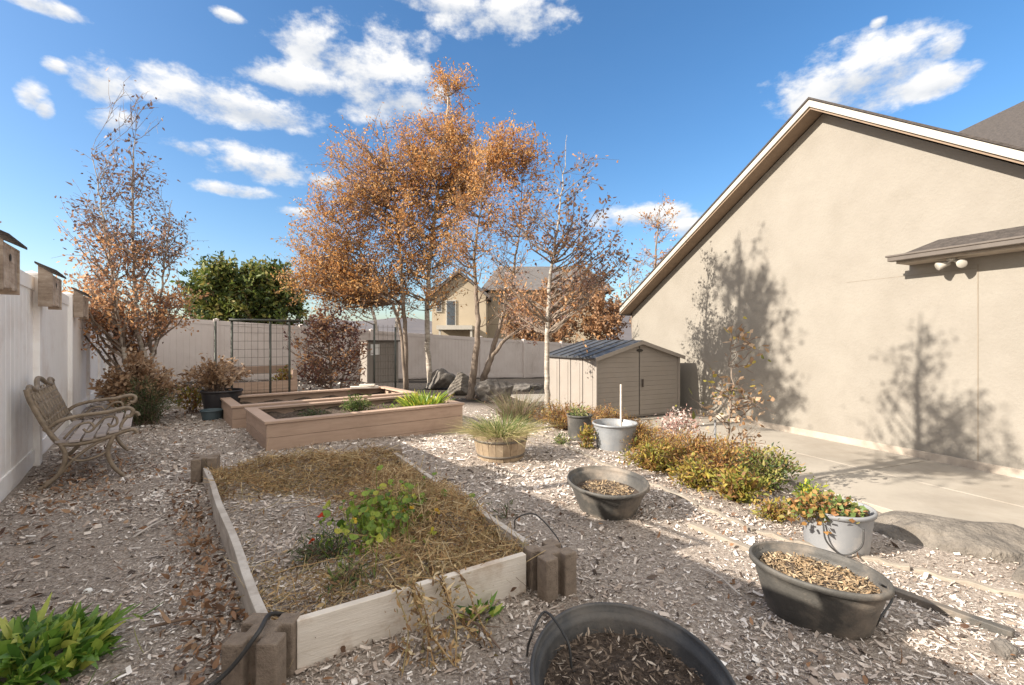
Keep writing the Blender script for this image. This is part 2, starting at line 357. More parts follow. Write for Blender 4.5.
# ------------------------------------------------------------------ fences
FA = np.array([-1.11, 0., 0.])                                     # the left fence passes here, running along E2
def fence(name, label, base, run, out, posts, zt, mat, zb=None, cat='fence'):
    """posts: distances along run; zt(t): top height; grooved panels, rails, capped posts"""
    t0 = thing(name, base+run*posts[0]+np.array([0, 0, 0.]), label, cat)
    for k in range(len(posts)-1):
        a, b = posts[k]+.06, posts[k+1]-.06; m = MB(); nb = max(2, int((b-a)/.15)); w = (b-a)/nb
        zl = [zt(a), zt(b)]
        V, Fq = [], []
        prof = []
        for q in range(nb):
            x = a+q*w; prof += [(x, -.006), (x+.006, .0), (x+w-.006, .0)]
        prof.append((b, -.006))
        for x, y in prof:
            z1 = zl[0]+(zl[1]-zl[0])*(x-a)/(b-a)
            z0 = zb(x) if zb else float(gz(*(base+run*x)[:2]))-.03
            c = base+run*x+out*y
            V += [[c[0], c[1], z0], [c[0], c[1], z1-.03]]
        nP = len(prof)
        for x, y in prof:
            z1 = zl[0]+(zl[1]-zl[0])*(x-a)/(b-a)
            z0 = zb(x) if zb else float(gz(*(base+run*x)[:2]))-.03
            c = base+run*x-out*.035
            V += [[c[0], c[1], z0], [c[0], c[1], z1-.03]]
        for q in range(nP-1):
            Fq.append((2*q, 2*q+2, 2*q+3, 2*q+1)); o = 2*nP; Fq.append((o+2*q, o+2*q+1, o+2*q+3, o+2*q+2))
        m.add(V, Fq); m.build('panel', mat, t0)
        for hz, hh in ((-.13, .13), (None, .14)):
            r = MB(); c8 = []
            for dz in (0, 1):
                for x, y in ((a, -.045), (b, -.045), (b, .012), (a, .012)):
                    z1 = zl[0]+(zl[1]-zl[0])*(x-a)/(b-a)
                    zq = z1+hz+dz*hh if hz is not None else float(gz(*(base+run*x)[:2]))+.03+dz*hh
                    c = base+run*x+out*y; c8.append([c[0], c[1], zq])
            r.hexa(c8); r.build('rail', mat, t0, bevel=.004)
    for x in posts:
        z1 = zt(x)+.02; c = base+run*x; z0 = float(gz(c[0], c[1]))-.2
        p = MB().box((c[0], c[1], 0), run, out, (0, 0, 1), (-.064, .064), (-.08, .048), (z0, z1)).build('post', mat, t0, bevel=.005)
        q = MB(); q.box((c[0], c[1], 0), run, out, (0, 0, 1), (-.072, .072), (-.088, .056), (z1, z1+.022))
        ctr = c-out*.016
        q.add([c+run*sx*.06+out*sy-np.array([0, 0, -z1-.022]) for sx, sy in ((-1, -.076), (1, -.076), (1, .044), (-1, .044))]+[np.array([ctr[0], ctr[1], z1+.05])], [(0, 1, 4), (1, 2, 4), (2, 3, 4), (3, 0, 4)])
        q.build('post_cap', mat, p, bevel=.002)
    return t0
fence('fence', 'white vinyl privacy fence with grooved boards along the bench side', FA, E2, E1, [-4.2, -1.7, .8, 3.3, 5.8, 8.3, 10.8, 13.3, 15.75], lambda t: 1.83, M['vinyl'])
CRN = FA+E2*15.8
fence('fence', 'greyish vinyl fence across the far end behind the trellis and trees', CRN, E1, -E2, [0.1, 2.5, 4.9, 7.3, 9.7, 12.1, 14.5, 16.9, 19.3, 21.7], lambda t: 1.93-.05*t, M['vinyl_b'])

# ------------------------------------------------------------------ birdhouses on the fence
def birdhouse(t, w, ztop, zbot, depth, label, first):
    c = FA+E2*t+E1*.055; b = np.array([c[0], c[1], zbot])
    o = thing('birdhouse', b, label, 'birdhouse', 'wooden birdhouses hung along the fence')
    m = MB(); hw = w/2; n = max(3, int(w/.075))
    for q in range(n):                                             # upright front boards
        x0 = -hw+w*q/n; x1 = x0+w/n-.004
        m.box(b, E2, E1, (0, 0, 1), (x0, x1), (depth-.018, depth+RNG.uniform(0, .004)), (RNG.uniform(-.012, .006), ztop-zbot-.09), RNG.random())
    m.build('front_board', M['oldwood'], o, bevel=.002)
    for sx in (-1, 1):
        s = MB(); x0, x1 = (sx*hw, sx*(hw+.018))
        xa, xb = min(x0, x1), max(x0, x1)
        c8 = [b+E2*x+E1*y+np.array([0, 0, z]) for (y, z) in ((0, -.03), (depth+.012, -.03)) for x in (xa, xb)]
        top = [b+E2*x+E1*y+np.array([0, 0, z]) for (y, z) in ((0, ztop-zbot-.01), (depth+.012, ztop-zbot-.085)) for x in (xa, xb)]
        s.hexa([c8[0], c8[1], c8[3], c8[2], top[0], top[1], top[3], top[2]], .5+.4*sx); s.build('side_board', M['oldwood'], o, bevel=.002)
    r = MB(); ov = .05
    pr = [(-.02, ztop-zbot+.005), (depth+.045, ztop-zbot-.07)]
    r.hexa([b+E2*x+E1*y+np.array([0, 0, z+d]) for d in (0, .02) for (x, (y, z)) in ((-hw-ov, pr[0]), (hw+ov, pr[0]), (hw+ov, pr[1]), (-hw-ov, pr[1]))], .1)
    r.build('roof', M['shingle'], o, bevel=.003)
    h = MB(); pp = b+E1*(depth+.006)+np.array([0, 0, .55*(ztop-zbot)])
    th = np.arange(16)*math.pi/8; h.add([pp+E2*.026*math.cos(q)+np.array([0, 0, .026*math.sin(q)]) for q in th], [tuple(range(16))]); h.build('entry_hole', M['darkgap'], o)
    return o
for t, w, lab in ((2.05, .5, 'weathered birdhouse on the white fence, outside the picture behind the bench'), (3.85, .46, 'grey birdhouse with the big dark overhanging roof, cut by the picture edge'),
                  (5.86, .56, 'rough plank birdhouse with a rusty stain, first post beyond the bench'), (8.65, .75, 'plain brown birdhouse high on the fence between its two neighbours'), (11.2, .85, 'small greyish birdhouse partly behind the sparse young tree')):
    birdhouse(t, w, 1.94, 1.57, .09, lab, False)

# ------------------------------------------------------------------ bench
ba = FA+E2*4.72+E1*.20; ba[2] = float(gz(ba[0], ba[1]))
bench = thing('garden_bench', ba, 'ornate bronze iron garden bench with grey slat seat by the white fence', 'bench')
def B(x, y, z): return ba+E2*x+E1*y+np.array([0, 0, z])
BL = 1.22
for x in (0, BL):
    e = MB()
    def tb(pts, r, n=8): e.tube(curve([B(x, *p) for p in pts], 6), r, n)
    tb([(-.10, .83), (-.08, .74), (-.02, .58), (.045, .44), (.09, .37)], .020)               # back stile
    tb([(.05, .42), (.10, .36), (.22, .345), (.38, .375), (.52, .42), (.58, .425), (.60, .39)], .018)   # seat rail
    tb([(.10, .36), (.13, .25), (.10, .13), (.03, .04), (-.03, 0)], .018)                    # rear leg
    tb([(.44, .39), (.40, .26), (.43, .13), (.50, .03), (.53, 0)], .018)                     # front leg
    tb([(.0, .04), (.09, .10), (.18, .22), (.30, .32), (.42, .38)], .012)                    # curved brace
    tb([(.13, .25), (.22, .20), (.33, .22), (.40, .26)], .010)
    tb([(.0, .48), (.09, .55), (.22, .585), (.40, .60), (.52, .625), (.57, .60), (.555, .55), (.52, .55)], .017)  # arm
    tb([(.545, .56), (.50, .50), (.49, .45), (.53, .42)], .013)
    tb([(.12, .40), (.20, .50), (.28, .52), (.31, .47), (.27, .44), (.24, .47)], .010)       # scrolls under the arm
    tb([(.31, .47), (.38, .55), (.45, .55), (.46, .49), (.42, .47), (.40, .50)], .010)
    e.build('end_frame', M['iron'], bench, smooth=True)
def back(x, h): return B(x, .065-.16*(h/.44), .40+h)            # the leaning back plane
bk = MB()
topc = [(0, .42), (.10, .445), (.22, .40), (.36, .42), (.50, .47), (BL/2, .485), (BL-.50, .47), (BL-.36, .42), (BL-.22, .40), (BL-.10, .445), (BL, .42)]
bk.tube(curve([back(*p) for p in topc], 6), .019, 8); bk.tube([back(0, .06), back(BL, .06)], .015, 8)
bk.build('back_frame', M['iron'], bench, smooth=True)
sc = MB()
for cx in np.linspace(.09, BL-.09, 8):                              # cast scrollwork in the back
    for s1 in (-1, 1):
        th = np.linspace(0, 3.8*math.pi, 28); rr = np.linspace(.085, .012, 28)
        sc.tube([back(cx+s1*(.055+q*.45*math.cos(t_+s1)), .24+q*1.25*math.sin(t_)) for q, t_ in zip(rr, th)], .0075, 5)
    sc.tube([back(cx, .06), back(cx, .42)], .009, 5)
    for h in (.13, .24, .35):
        th = np.linspace(0, 2*math.pi, 15); sc.tube([back(cx+.05*math.cos(t_), h+.05*math.sin(t_)) for t_ in th], .0075, 5, cap=False)
for h in (.09, .15, .21, .27, .33, .39):
    sc.tube([back(.02, h), back(BL-.02, h)], .008, 5)
sc.build('back_scrollwork', M['iron'], bench, smooth=True)
st = MB(); yz = [(.10, .372), (.185, .364), (.27, .368), (.355, .385), (.44, .408), (.525, .432)]
for q, (y, z) in enumerate(yz):
    st.box(B(0, y-.034, z), E2, unit(E1+np.array([0, 0, .05*(q-1)])), (0, 0, 1), (-.02, BL+.02), (0, .068), (0, .022), RNG.random())
st.build('seat', M['slat'], bench, bevel=.004)

# ------------------------------------------------------------------ tan raised beds
def raised_bed(A, length, width, top, label, soilz):
    o = thing('raised_bed', A, label, 'raised bed', 'tan composite raised beds')
    zb = -.18; th = .04
    sides = [(A, E1, E2, length), (A+E1*length, E2, -E1, width), (A+E1*length+E2*width, -E1, -E2, length), (A+E2*width, -E2, E1, width)]
    for p, ax, inn, l in sides:
        m = MB(); nb = 3; hs = np.linspace(zb, top-.005, nb+1)
        for q in range(nb): m.box((p[0], p[1], 0), ax, inn, (0, 0, 1), (0 if ax is E1 or ax[0] == -E1[0] else th+.002, l if ax is E1 or ax[0] == -E1[0] else l-th-.002), (RNG.uniform(0, .002), th), (hs[q]+.003, hs[q+1]), RNG.random())
        m.build('side_board', M['comp'], o, bevel=.004)
        c = MB(); c8 = []
        for dz in (0, .03):
            for x, y in ((-.02, -.02), (l+.02, -.02), (l-.12, .12), (.12, .12)): q_ = p+ax*x+inn*y; c8.append([q_[0], q_[1], top+dz])
        c.hexa(c8, RNG.random()); c.build('cap_board', M['comp'], o, bevel=.003)
    nx, ny = 40, 24; m = MB(); V = []
    for iy in range(ny+1):
        for ix in range(nx+1):
            q_ = A+E1*(th+.001+(length-2*th-.002)*ix/nx)+E2*(th+.001+(width-2*th-.002)*iy/ny); V.append([q_[0], q_[1], soilz+.03*math.sin(ix*.9+iy)+.02*math.sin(iy*1.7)])
    ii, jj = np.meshgrid(np.arange(ny), np.arange(nx), indexing='ij'); a = (ii*(nx+1)+jj).ravel()
    m.add(V, np.stack([a, a+1, a+nx+2, a+nx+1], 1)); m.build('soil', M['potsoil'], o, smooth=True)
    return o
RA = np.array([-2.72, 5.15, 0.]); RB = np.array([-3.83, 6.37, 0.])
raised_bed(RA, 2.55, 1.36, .285, 'tan raised bed nearest the flat straw-covered plot, with green plants inside', .20)
raised_bed(RB, 2.75, 1.38, .285, 'tan raised bed with empty soil in front of the wire trellis', .17)
# ------------------------------------------------------------------ flat bed of boards and slotted corner blocks
c_nl = np.array([-.87, 1.68]); c_nr = np.array([.13, 2.30]); c_fl = np.array([-2.66, 4.04]); c_fr = np.array([-1.14, 4.38])
def BP(a, b):                                                       # a across 0..1, b along 0..1
    return (c_nl*(1-a)+c_nr*a)*(1-b)+(c_fl*(1-a)+c_fr*a)*b
def heap(a, b):
    z = .045+.022*np.sin(9*a+3)*np.sin(17*b)+.016*np.sin(29*b+a*7)*np.sin(13*a+2)
    z = z+.13*np.exp(-((a-.78)/.30)**2-((b-.30)/.27)**2)+.12*np.exp(-((a-.62)/.5)**2-((b-.90)/.10)**2)+.05*np.exp(-((a-.95)/.2)**2-((b-.6)/.3)**2)
    lump = np.clip(np.sin(17*b+4*a)*np.sin(9*a+1)+.7*np.sin(31*b-6*a)*np.sin(15*a+11*b), -.3, 1.5)
    z = z+.045*lump*np.clip(np.exp(-((a-.85)/.36)**4)*np.exp(-((b-.30)/.34)**4)+np.exp(-((b-.88)/.16)**4), 0, 1)
    return z+.05*np.exp(-((a-.25)/.25)**2-((b-.12)/.12)**2)
bedo = thing('garden_plot', (c_nl[0], c_nl[1], 0), 'low board-edged garden plot covered in straw and dead vines', 'garden bed')
def bedboard(p, q, z0, z1, th, mat, label=None, sag=.0):
    d = unit(np.array([q[0]-p[0], q[1]-p[1], 0])); nrm = np.array([-d[1], d[0], 0]); l = np.hypot(q[0]-p[0], q[1]-p[1]); m = MB(); n = 10
    V = []
    for k_ in range(n+1):
        x = l*k_/n; w = sag*math.sin(k_*1.3)
        for (y, z) in ((-th/2, z0), (th/2, z0), (th/2, z1), (-th/2, z1)): c = np.array([p[0], p[1], 0])+d*x+nrm*(y+w); V.append([c[0], c[1], z+w*.6])
    Fq = [(3, 2, 1, 0), (4*n, 4*n+1, 4*n+2, 4*n+3)]
    for k_ in range(n):
        for e_ in range(4): Fq.append((4*k_+e_, 4*k_+(e_+1) % 4, 4*k_+4+(e_+1) % 4, 4*k_+4+e_))
    o = m.add(V, Fq).build('edge_board', mat, bedo, bevel=.003)
    if label: o['label'] = label
bedboard(c_nl+np.array([.07, .045]), c_nr-np.array([.07, .04]), -.02, .185, .035, M['palewood'], 'pale stained board along the near end')
bedboard(c_nl+np.array([-.06, .09]), c_fl+np.array([.06, -.09]), -.02, .135, .038, M['greyboard'], 'bleached grey board along the left side', .006)
bedboard(c_nr+np.array([-.06, .10]), c_fr+np.array([.05, -.08]), -.02, .185, .036, M['greyboard'], None, .006)
bedboard(c_fl+np.array([.09, .02]), c_fr-np.array([.09, .03]), -.02, .10, .036, M['greyboard'])
nA, nB = 40, 80; m = MB(); a_, b_ = np.meshgrid(np.linspace(.012, .988, nA+1), np.linspace(.012, .988, nB+1)); q_ = (np.multiply.outer(1-a_, c_nl)+np.multiply.outer(a_, c_nr))*(1-b_)[..., None]+(np.multiply.outer(1-a_, c_fl)+np.multiply.outer(a_, c_fr))*b_[..., None]
V = np.concatenate([q_, heap(a_, b_)[..., None]], -1).reshape(-1, 3); ii, jj = np.meshgrid(np.arange(nB), np.arange(nA), indexing='ij'); a = (ii*(nA+1)+jj).ravel()
m.add(V, np.stack([a, a+1, a+nA+2, a+nA+1], 1)); m.build('soil', M['soil'], bedo, smooth=True)
n = 9000; a_ = RNG.random(n)*.96+.02; b_ = RNG.random(n)**1.25*.96+.02; q_ = np.array([BP(x, y) for x, y in zip(a_, b_)])
m = MB(); L = .012+.04*RNG.random(n)**2; dr = rnd_dir(n, 0, .2)
m.blades(np.column_stack([q_, heap(a_, b_)+.004+.006*RNG.random(n)])-dr*(L*.5)[:, None], dr, L, L*.3, RNG.normal(0, .1, (n, 3)), 2, 'leaf', np.clip(RNG.normal(.5, .2, n), 0, 1), .35)
tag(m.build('wood_chips', M['chips'], bedo), kind='stuff')
# straw: vines raked over the far end, the right side and the near edge
n = 38000; a_ = RNG.random(n)*.98+.01; b_ = RNG.random(n)*.98+.01
dens = np.clip(1.15*np.exp(-((a_-.85)/.36)**4)*np.exp(-((b_-.30)/.34)**4)+1.1*np.exp(-((b_-.88)/.16)**4)*(.6+.4*(a_ > .15))+.75*np.exp(-((a_-.97)/.22)**2)+.42*np.exp(-((b_-.05)/.14)**2)+.10, 0, 1)
dens *= 1-.85*np.exp(-((a_-.28)/.27)**4-((b_-.50)/.22)**4)
keep = RNG.random(n) < dens; a_, b_, dens = a_[keep], b_[keep], dens[keep]; n = len(a_); q_ = np.array([BP(x, y) for x, y in zip(a_, b_)])
m = MB(); dr = rnd_dir(n, .12, .45); L = .03+.12*RNG.random(n)**1.8
m.blades(np.column_stack([q_, heap(a_, b_)+.09*RNG.random(n)**1.8*dens])-dr*(L*.4)[:, None], dr, L, .0016+.0032*RNG.random(n)**2, RNG.normal(0, .35, (n, 3))+np.array([0, 0, -.1]), 4, 'x')
n2 = 3400; pick = RNG.integers(0, n, n2)
m.blades(np.column_stack([q_[pick]+RNG.normal(0, .02, (n2, 2)), heap(a_[pick], b_[pick])+.02+.035*RNG.random(n2)]), rnd_dir(n2, .1, .5), .012+.022*RNG.random(n2), .008+.012*RNG.random(n2), RNG.normal(0, .5, (n2, 3)), 3, tint=RNG.random(n2)*.55)
for px in ((420, 660), (395, 600), (455, 580), (560, 640)):         # a few long vines trailing over the front board
    pass
for q in range(110):                                                # long curling vines on top of the straw
    k_ = RNG.integers(0, n); a0_, b0_ = a_[k_], b_[k_]; an = RNG.random()*6.28; pv = []
    for e_ in range(6):
        a0_ = float(np.clip(a0_, .02, .98)); b0_ = float(np.clip(b0_, .02, .98)); c_ = BP(a0_, b0_); pv.append([c_[0], c_[1], float(heap(a0_, b0_))+.015+.05*RNG.random()])
        an += RNG.normal(0, .7); a0_ += .075*math.cos(an); b0_ += .028*math.sin(an)
    m.tube(curve(pv, 4), .0022, 4, RNG.random())
tag(m.build('straw', M['straw'], bedo), 'straw and dried vines', kind='stuff')
# trailing dry vine over the front board
vm = MB(); v0 = np.array([*BP(.48, .03), .19])
for q in range(9):
    e_ = BP(.36+.30*RNG.random(), 0); d_ = np.array([.26, -.42])*RNG.uniform(.3, .75)
    pts_ = [np.array([*BP(.42+.2*RNG.random(), .06), .15]), np.array([e_[0]+.01, e_[1]-.03, .19]), np.array([e_[0]+.5*d_[0], e_[1]+.5*d_[1], .10]), np.array([e_[0]+d_[0]+RNG.normal(0, .05), e_[1]+d_[1], .02])]
    cv = curve(pts_, 6); vm.tube(cv, .0028, 4, RNG.random()); k_ = len(cv)*2
    ps = np.repeat(cv[4:], 4, 0)+RNG.normal(0, .02, (len(cv[4:])*4, 3)); vm.blades(ps, rnd_dir(len(ps)), .015+.02*RNG.random(len(ps)), .012, RNG.normal(0, .4, (len(ps), 3)), 2)
tag(vm.build('dry_vine', M['straw'], base=(c_nl[0]+.4, c_nl[1]+.2, 0)), 'dry tan vine trailing over the pale near board', 'vine')
# corner blocks
def corner_block(c, rz, h, label, prev=None):
    if prev: return dup(prev, (c[0], c[1], float(gz(*c))), rz, label)
    o = thing('planter_block', (c[0], c[1], float(gz(*c))), label, 'concrete block', 'slotted corner blocks of the garden plot'); m = MB()
    s, g = .095, .021
    out = []                                                        # square with a slot in the middle of each side
    for k_ in range(4):
        an = k_*math.pi/2; ca, sa_ = math.cos(an), math.sin(an)
        for x, y in ((-s, -s), (-g, -s), (-g, -s+.045), (g, -s+.045), (g, -s)): out.append((x*ca-y*sa_, x*sa_+y*ca))
    nn = len(out); V = [(x, y, z) for z in (-.03, h) for x, y in out]
    Fq = [tuple(range(nn, 2*nn))]+[(k_, (k_+1) % nn, nn+(k_+1) % nn, nn+k_) for k_ in range(nn)]
    m.add(V, Fq); m.build('block_body', M['block'], o, bevel=.007, local=True)
    return o
cb = corner_block(c_nl+np.array([-.02, -.015]), R(32), .20, 'brown slotted block at the near left corner of the straw plot, black tube across it')
corner_block(c_nr+np.array([.055, -.01]), R(34), .20, 'brown slotted block between the pale board and the front dark tub', cb)
corner_block(c_fl, R(25), .10, 'dark brown slotted block at the end of the bleached left board', cb)
corner_block(c_fr, R(20), .13, 'brown slotted block half buried in straw near the tan raised bed', cb)
def hose(pts, r, label, base=None):
    p = curve(pts, 10); return tag(MB().tube(p, r, 8).build('irrigation_tube', M['hose'], base=p[0], smooth=True), label, 'tube', 'black irrigation tubes')
bx, by = c_nl
hose([(bx-.30, by-.32, .03), (bx-.10, by-.16, .10), (bx+.00, by-.10, .215), (bx-.02, by+.02, .213), (bx-.01, by+.10, .17), (bx-.04, by+.22, .09)], .008, 'black tube lying over the near left brown block')
p0 = P(520, 545); p1 = P(556, 546)
hose([p0+np.array([-.03, .25, .0]), p0+np.array([-.02, .1, .12]), P(535, 540)+np.array([0, .02, .15]), p1+np.array([0, 0, .06]), p1+np.array([.04, -.12, .0])], .004, 'thin black tube arching out behind the right brown block')
hose([P(527, 655), P(530, 640, .17), P(545, 612, .23), P(567, 640, .2), P(572, 668, .13), P(580, 676, .1)], .0045, 'black tube looping over the rim of the front dark tub')
hose([P(876, 628)+np.array([0, 0, .01]), P(880, 618, .04), P(892, 600, .07), P(889, 590, .12), P(880, 584, .2)], .005, 'short black tube hanging by the rightmost oval tub')

# ------------------------------------------------------------------ tubs and pots
def tub(name, label, c, sa, sb, da, h, taper, mat, fill=None, fillmat=None, group=None, cat='tub', rim=.009, ribs=False, wob=.01, chipsn=0, chipmat=None, clump=None):
    o = thing(name, c, label, cat, group); s = 1/1.
    pr = [(taper*.96, -.02), (taper, .004)]
    nz = 8
    for q in range(1, nz): t = q/nz; pr.append((taper+(1-taper)*t*.97+(.008 if ribs and q in (5,) else 0), h*t))
    rl = rim/max(sa, sb)
    pr += [(1-.4*rl, h-.028), (1+.9*rl, h-.026), (1+1.1*rl, h-.008), (1+.6*rl, h), (1-.5*rl, h), (1-.9*rl, h-.006), (1-1.1*rl, h-.03)]
    for q in range(nz-1, 0, -1): t = q/nz; pr.append((taper+(1-taper)*t*.97-1.6*rl, h*t))
    pr += [(taper-1.6*rl, .02), (.01, .02)]
    MB().lathe(c, pr, sa, sb, da, 56, wob).build('shell', mat, o, smooth=True)
    if fill is not None:
        t = fill/h; rad = taper+(1-taper)*t*.97-1.2*rl; m = MB(); V = [np.array(c)+np.array([0, 0, fill+.02])]; da_ = unit(da); db_ = np.cross([0, 0, 1.], da_); Fq = []; nr, nt_ = 8, 40
        for a1 in range(1, nr+1):
            for b1 in range(nt_):
                th = b1*2*math.pi/nt_; rr = rad*a1/nr
                V.append(np.array(c)+da_*sa*rr*math.cos(th)+db_*sb*rr*math.sin(th)+np.array([0, 0, fill+.022*math.sin(3*th+a1*1.3)*(a1/nr)*(1-a1/nr)*3+.012*math.sin(5*rr*9)*(1-a1/nr)]))
        for b1 in range(nt_): Fq.append((0, 1+b1, 1+(b1+1) % nt_))
        for a1 in range(nr-1):
            for b1 in range(nt_): p_ = 1+a1*nt_; Fq.append((p_+b1, p_+nt_+b1, p_+nt_+(b1+1) % nt_, p_+(b1+1) % nt_))
        f = m.add(V, Fq).build('soil', fillmat or M['potsoil'], o, smooth=True)
        if chipsn:
            r_ = np.sqrt(RNG.random(chipsn))*rad*.97; th = RNG.random(chipsn)*2*math.pi
            if clump: r_ *= clump
            pp = np.array(c)+np.outer(sa*r_*np.cos(th), da_)+np.outer(sb*r_*np.sin(th), db_)+np.column_stack([np.zeros(chipsn), np.zeros(chipsn), fill+.004+.022*RNG.random(chipsn)])
            dr = rnd_dir(chipsn, 0, .3); L = .004+.032*RNG.random(chipsn)**3.5
            cc = MB().blades(pp-dr*(L*.5)[:, None], dr, L, L*.3, RNG.normal(0, .15, (chipsn, 3)), 2, 'leaf', np.clip(RNG.normal(.5, .25, chipsn), 0, 1), .4)
            tag(cc.build('wood_chips', chipmat or M['chips'], f), kind='stuff')
    return o
TG = 'rubber tubs standing on the mulch'
tub('planter_tub', 'big dark round tub of black soil at the bottom of the picture', np.array([.36, 1.43, 0]), .30, .375, (1, 0, 0), .20, .84, M['rubber'], .11, None, TG, chipsn=3500, chipmat=M['soilbits'], ribs=True)
tub('planter_tub', 'dark grey tub half full of tan chips, alone in the middle of the mulch', np.array([.705, 3.46, -.01]), .285, .37, (1, .1, 0), .195, .74, M['rubber_g'], .10, M['potsoil'], TG, chipsn=2200, chipmat=M['tubchips'], ribs=True, clump=.8)
tub('planter_tub', 'weathered grey oval tub of tan chips in front of the white tub', np.array([1.37, 2.10, -.02]), .268, .205, (.62, -.78, 0), .225, .76, M['rubber_g'], .165, M['potsoil'], TG, chipsn=4200, chipmat=M['tubchips'], ribs=True)
gt = P(617, 452)+np.array([.02, .22, 0])
tub('planter_tub', 'empty pale grey metal tub among the rusty plants', gt, .27, .27, (1, 0, 0), .32, .82, M['galv'], .08, M['potsoil'], None, ribs=True)
wt = np.array([2.04, 2.93, float(gz(2.04, 2.93))-.02])
wo = tub('planter_tub', 'white plastic tub holding a leafy green plant by the rock', wt, .20, .20, (1, 0, 0), .28, .84, M['whiteplastic'], .24, M['potsoil'], None)
hd = MB(); hang = unit(np.array([-.4, -.9, 0])); hs_ = np.cross([0, 0, 1.], hang)
hd.tube(curve([wt+hang*.19+hs_*.10+np.array([0, 0, .22]), wt+hang*.205+hs_*.085+np.array([0, 0, .12]), wt+hang*.195+hs_*0+np.array([0, 0, .05]), wt+hang*.205-hs_*.085+np.array([0, 0, .12]), wt+hang*.19-hs_*.10+np.array([0, 0, .22])], 6), .005, 6)
hd.build('handle', M['hose'], wo, smooth=True)
bc = P(500, 462)+np.array([0, .2, 0])
bo = thing('half_barrel', bc, 'wooden half barrel planter full of bleached grass', 'barrel planter')
m = MB(); ns = 22
for k_ in range(ns):
    a0, a1 = k_*2*math.pi/ns, (k_+.96)*2*math.pi/ns; pr = [(.245, -.02), (.275, .12), (.30, .27)]
    Vs = []
    for r_, z in pr:
        for a2 in (a0, a1):
            for th in (0, .03): Vs.append(bc+np.array([(r_-th)*math.cos(a2), (r_-th)*math.sin(a2), z]))
    for q in range(2):
        b0 = 4*q; idx = [b0, b0+2, b0+3, b0+1, b0+4, b0+6, b0+7, b0+5]; m.hexa([Vs[w] for w in idx], RNG.random())
m.build('staves', M['barrel'], bo, bevel=.002)
for z, r_ in ((.04, .259), (.20, .291)):
    MB().lathe(bc, [(r_, z), (r_+.003, z+.001), (r_+.006, z+.024), (r_+.003, z+.025)], n=44).build('hoop', M['hoop'], bo, smooth=True)
MB().lathe(bc, [(.275, .24), (.15, .25), (.005, .255)], n=30).build('soil', M['potsoil'], bo, smooth=True)
bp = P(212, 417)+np.array([0, .25, 0])
tub('plant_pot', 'large black pot holding a dry branching shrub beside the raised beds', bp, .29, .29, (1, 0, 0), .40, .78, M['blackpot'], .36, None, None, 'pot')
sp = P(213, 418)+np.array([.02, -.05, 0])
tub('plant_pot', 'small low blue-grey pot in front of the large black pot', sp, .15, .15, (1, 0, 0), .14, .85, M['bluepot'], .10, None, None, 'pot')
dp = P(581, 442)+np.array([0, .15, 0])
tub('plant_pot', 'dark round pot with succulents behind the pale grey metal tub', dp, .165, .165, (1, 0, 0), .34, .88, M['rubber_g'], .30, None, None, 'pot')
q_ = P(617, 619, .13)
pt_ = thing('plant_marker', q_, 'small white plastic plant marker lying in the front dark tub', 'plant marker')
MB().box(q_+np.array([0, 0, .012]), unit((1, -.35, 0)), unit((.35, 1, .25)), unit((0, -.2, 1)), (-.022, .022), (-.008, .016), (0, .003)).build('tag_plate', M['paper'], pt_, bevel=.001)

# ------------------------------------------------------------------ edging boards
EL = ['weathered edging board behind the half barrel', 'edging board running beside the dark succulent pot', 'edging board beside the pale grey metal tub', 'edging board between the lone tub and the yellow-green plants',
      'edging board below the bushy green plant', 'edging board at the foot of the white tub', 'tan edging board in front of the tan rock', 'last edging board, beyond the picture on the patio side']
for k_ in range(len(EDGE)-1):
    a, b = EDGE[k_], EDGE[k_+1]; d = unit([b[0]-a[0], b[1]-a[1], 0]); nn = np.array([-d[1], d[0], 0]); l = np.hypot(*(b-a)[:2]); m = MB()
    V = []; ne = 8
    for e_ in range(ne+1):
        x = .008+(l-.016)*e_/ne; c = a+d*x; w = .006*math.sin(e_*1.9+k_)
        z0 = float(gz(c[0], c[1]))
        for y, z in ((-.022, -.06), (.022, -.06), (.019, .022+w), (-.019, .022+w)): V.append([c[0]+nn[0]*(y+w), c[1]+nn[1]*(y+w), z0+z])
    Fq = [(3, 2, 1, 0), (4*ne, 4*ne+1, 4*ne+2, 4*ne+3)]+[(4*s+e_, 4*s+(e_+1) % 4, 4*s+4+(e_+1) % 4, 4*s+4+e_) for s in range(ne) for e_ in range(4)]
    tag(m.add(V, Fq).build('edging_board', M['edge'], base=a, bevel=.004), EL[k_], 'edging', 'edging boards along the plant strip')
for (p, q, lab) in (((690, 527), (762, 558), 'loose flat board half sunk in sunlit mulch left of the oval tub'), ((886, 592), (1014, 638), 'long dark grey board sunk in the mulch right of the oval tub')):
    a, b = P(*p), P(*q); d = unit(b-a); nn = unit(np.cross([0, 0, 1.], d)); l = np.linalg.norm(b-a)
    tag(MB().box(a, d, nn, np.cross(d, nn), (0, l), (-.022, .022), (-.05, .032)).build('edging_board', M['rubber_g'] if p[0] > 800 else M['edge'], base=a, bevel=.004), lab, 'edging', 'loose boards in the mulch')

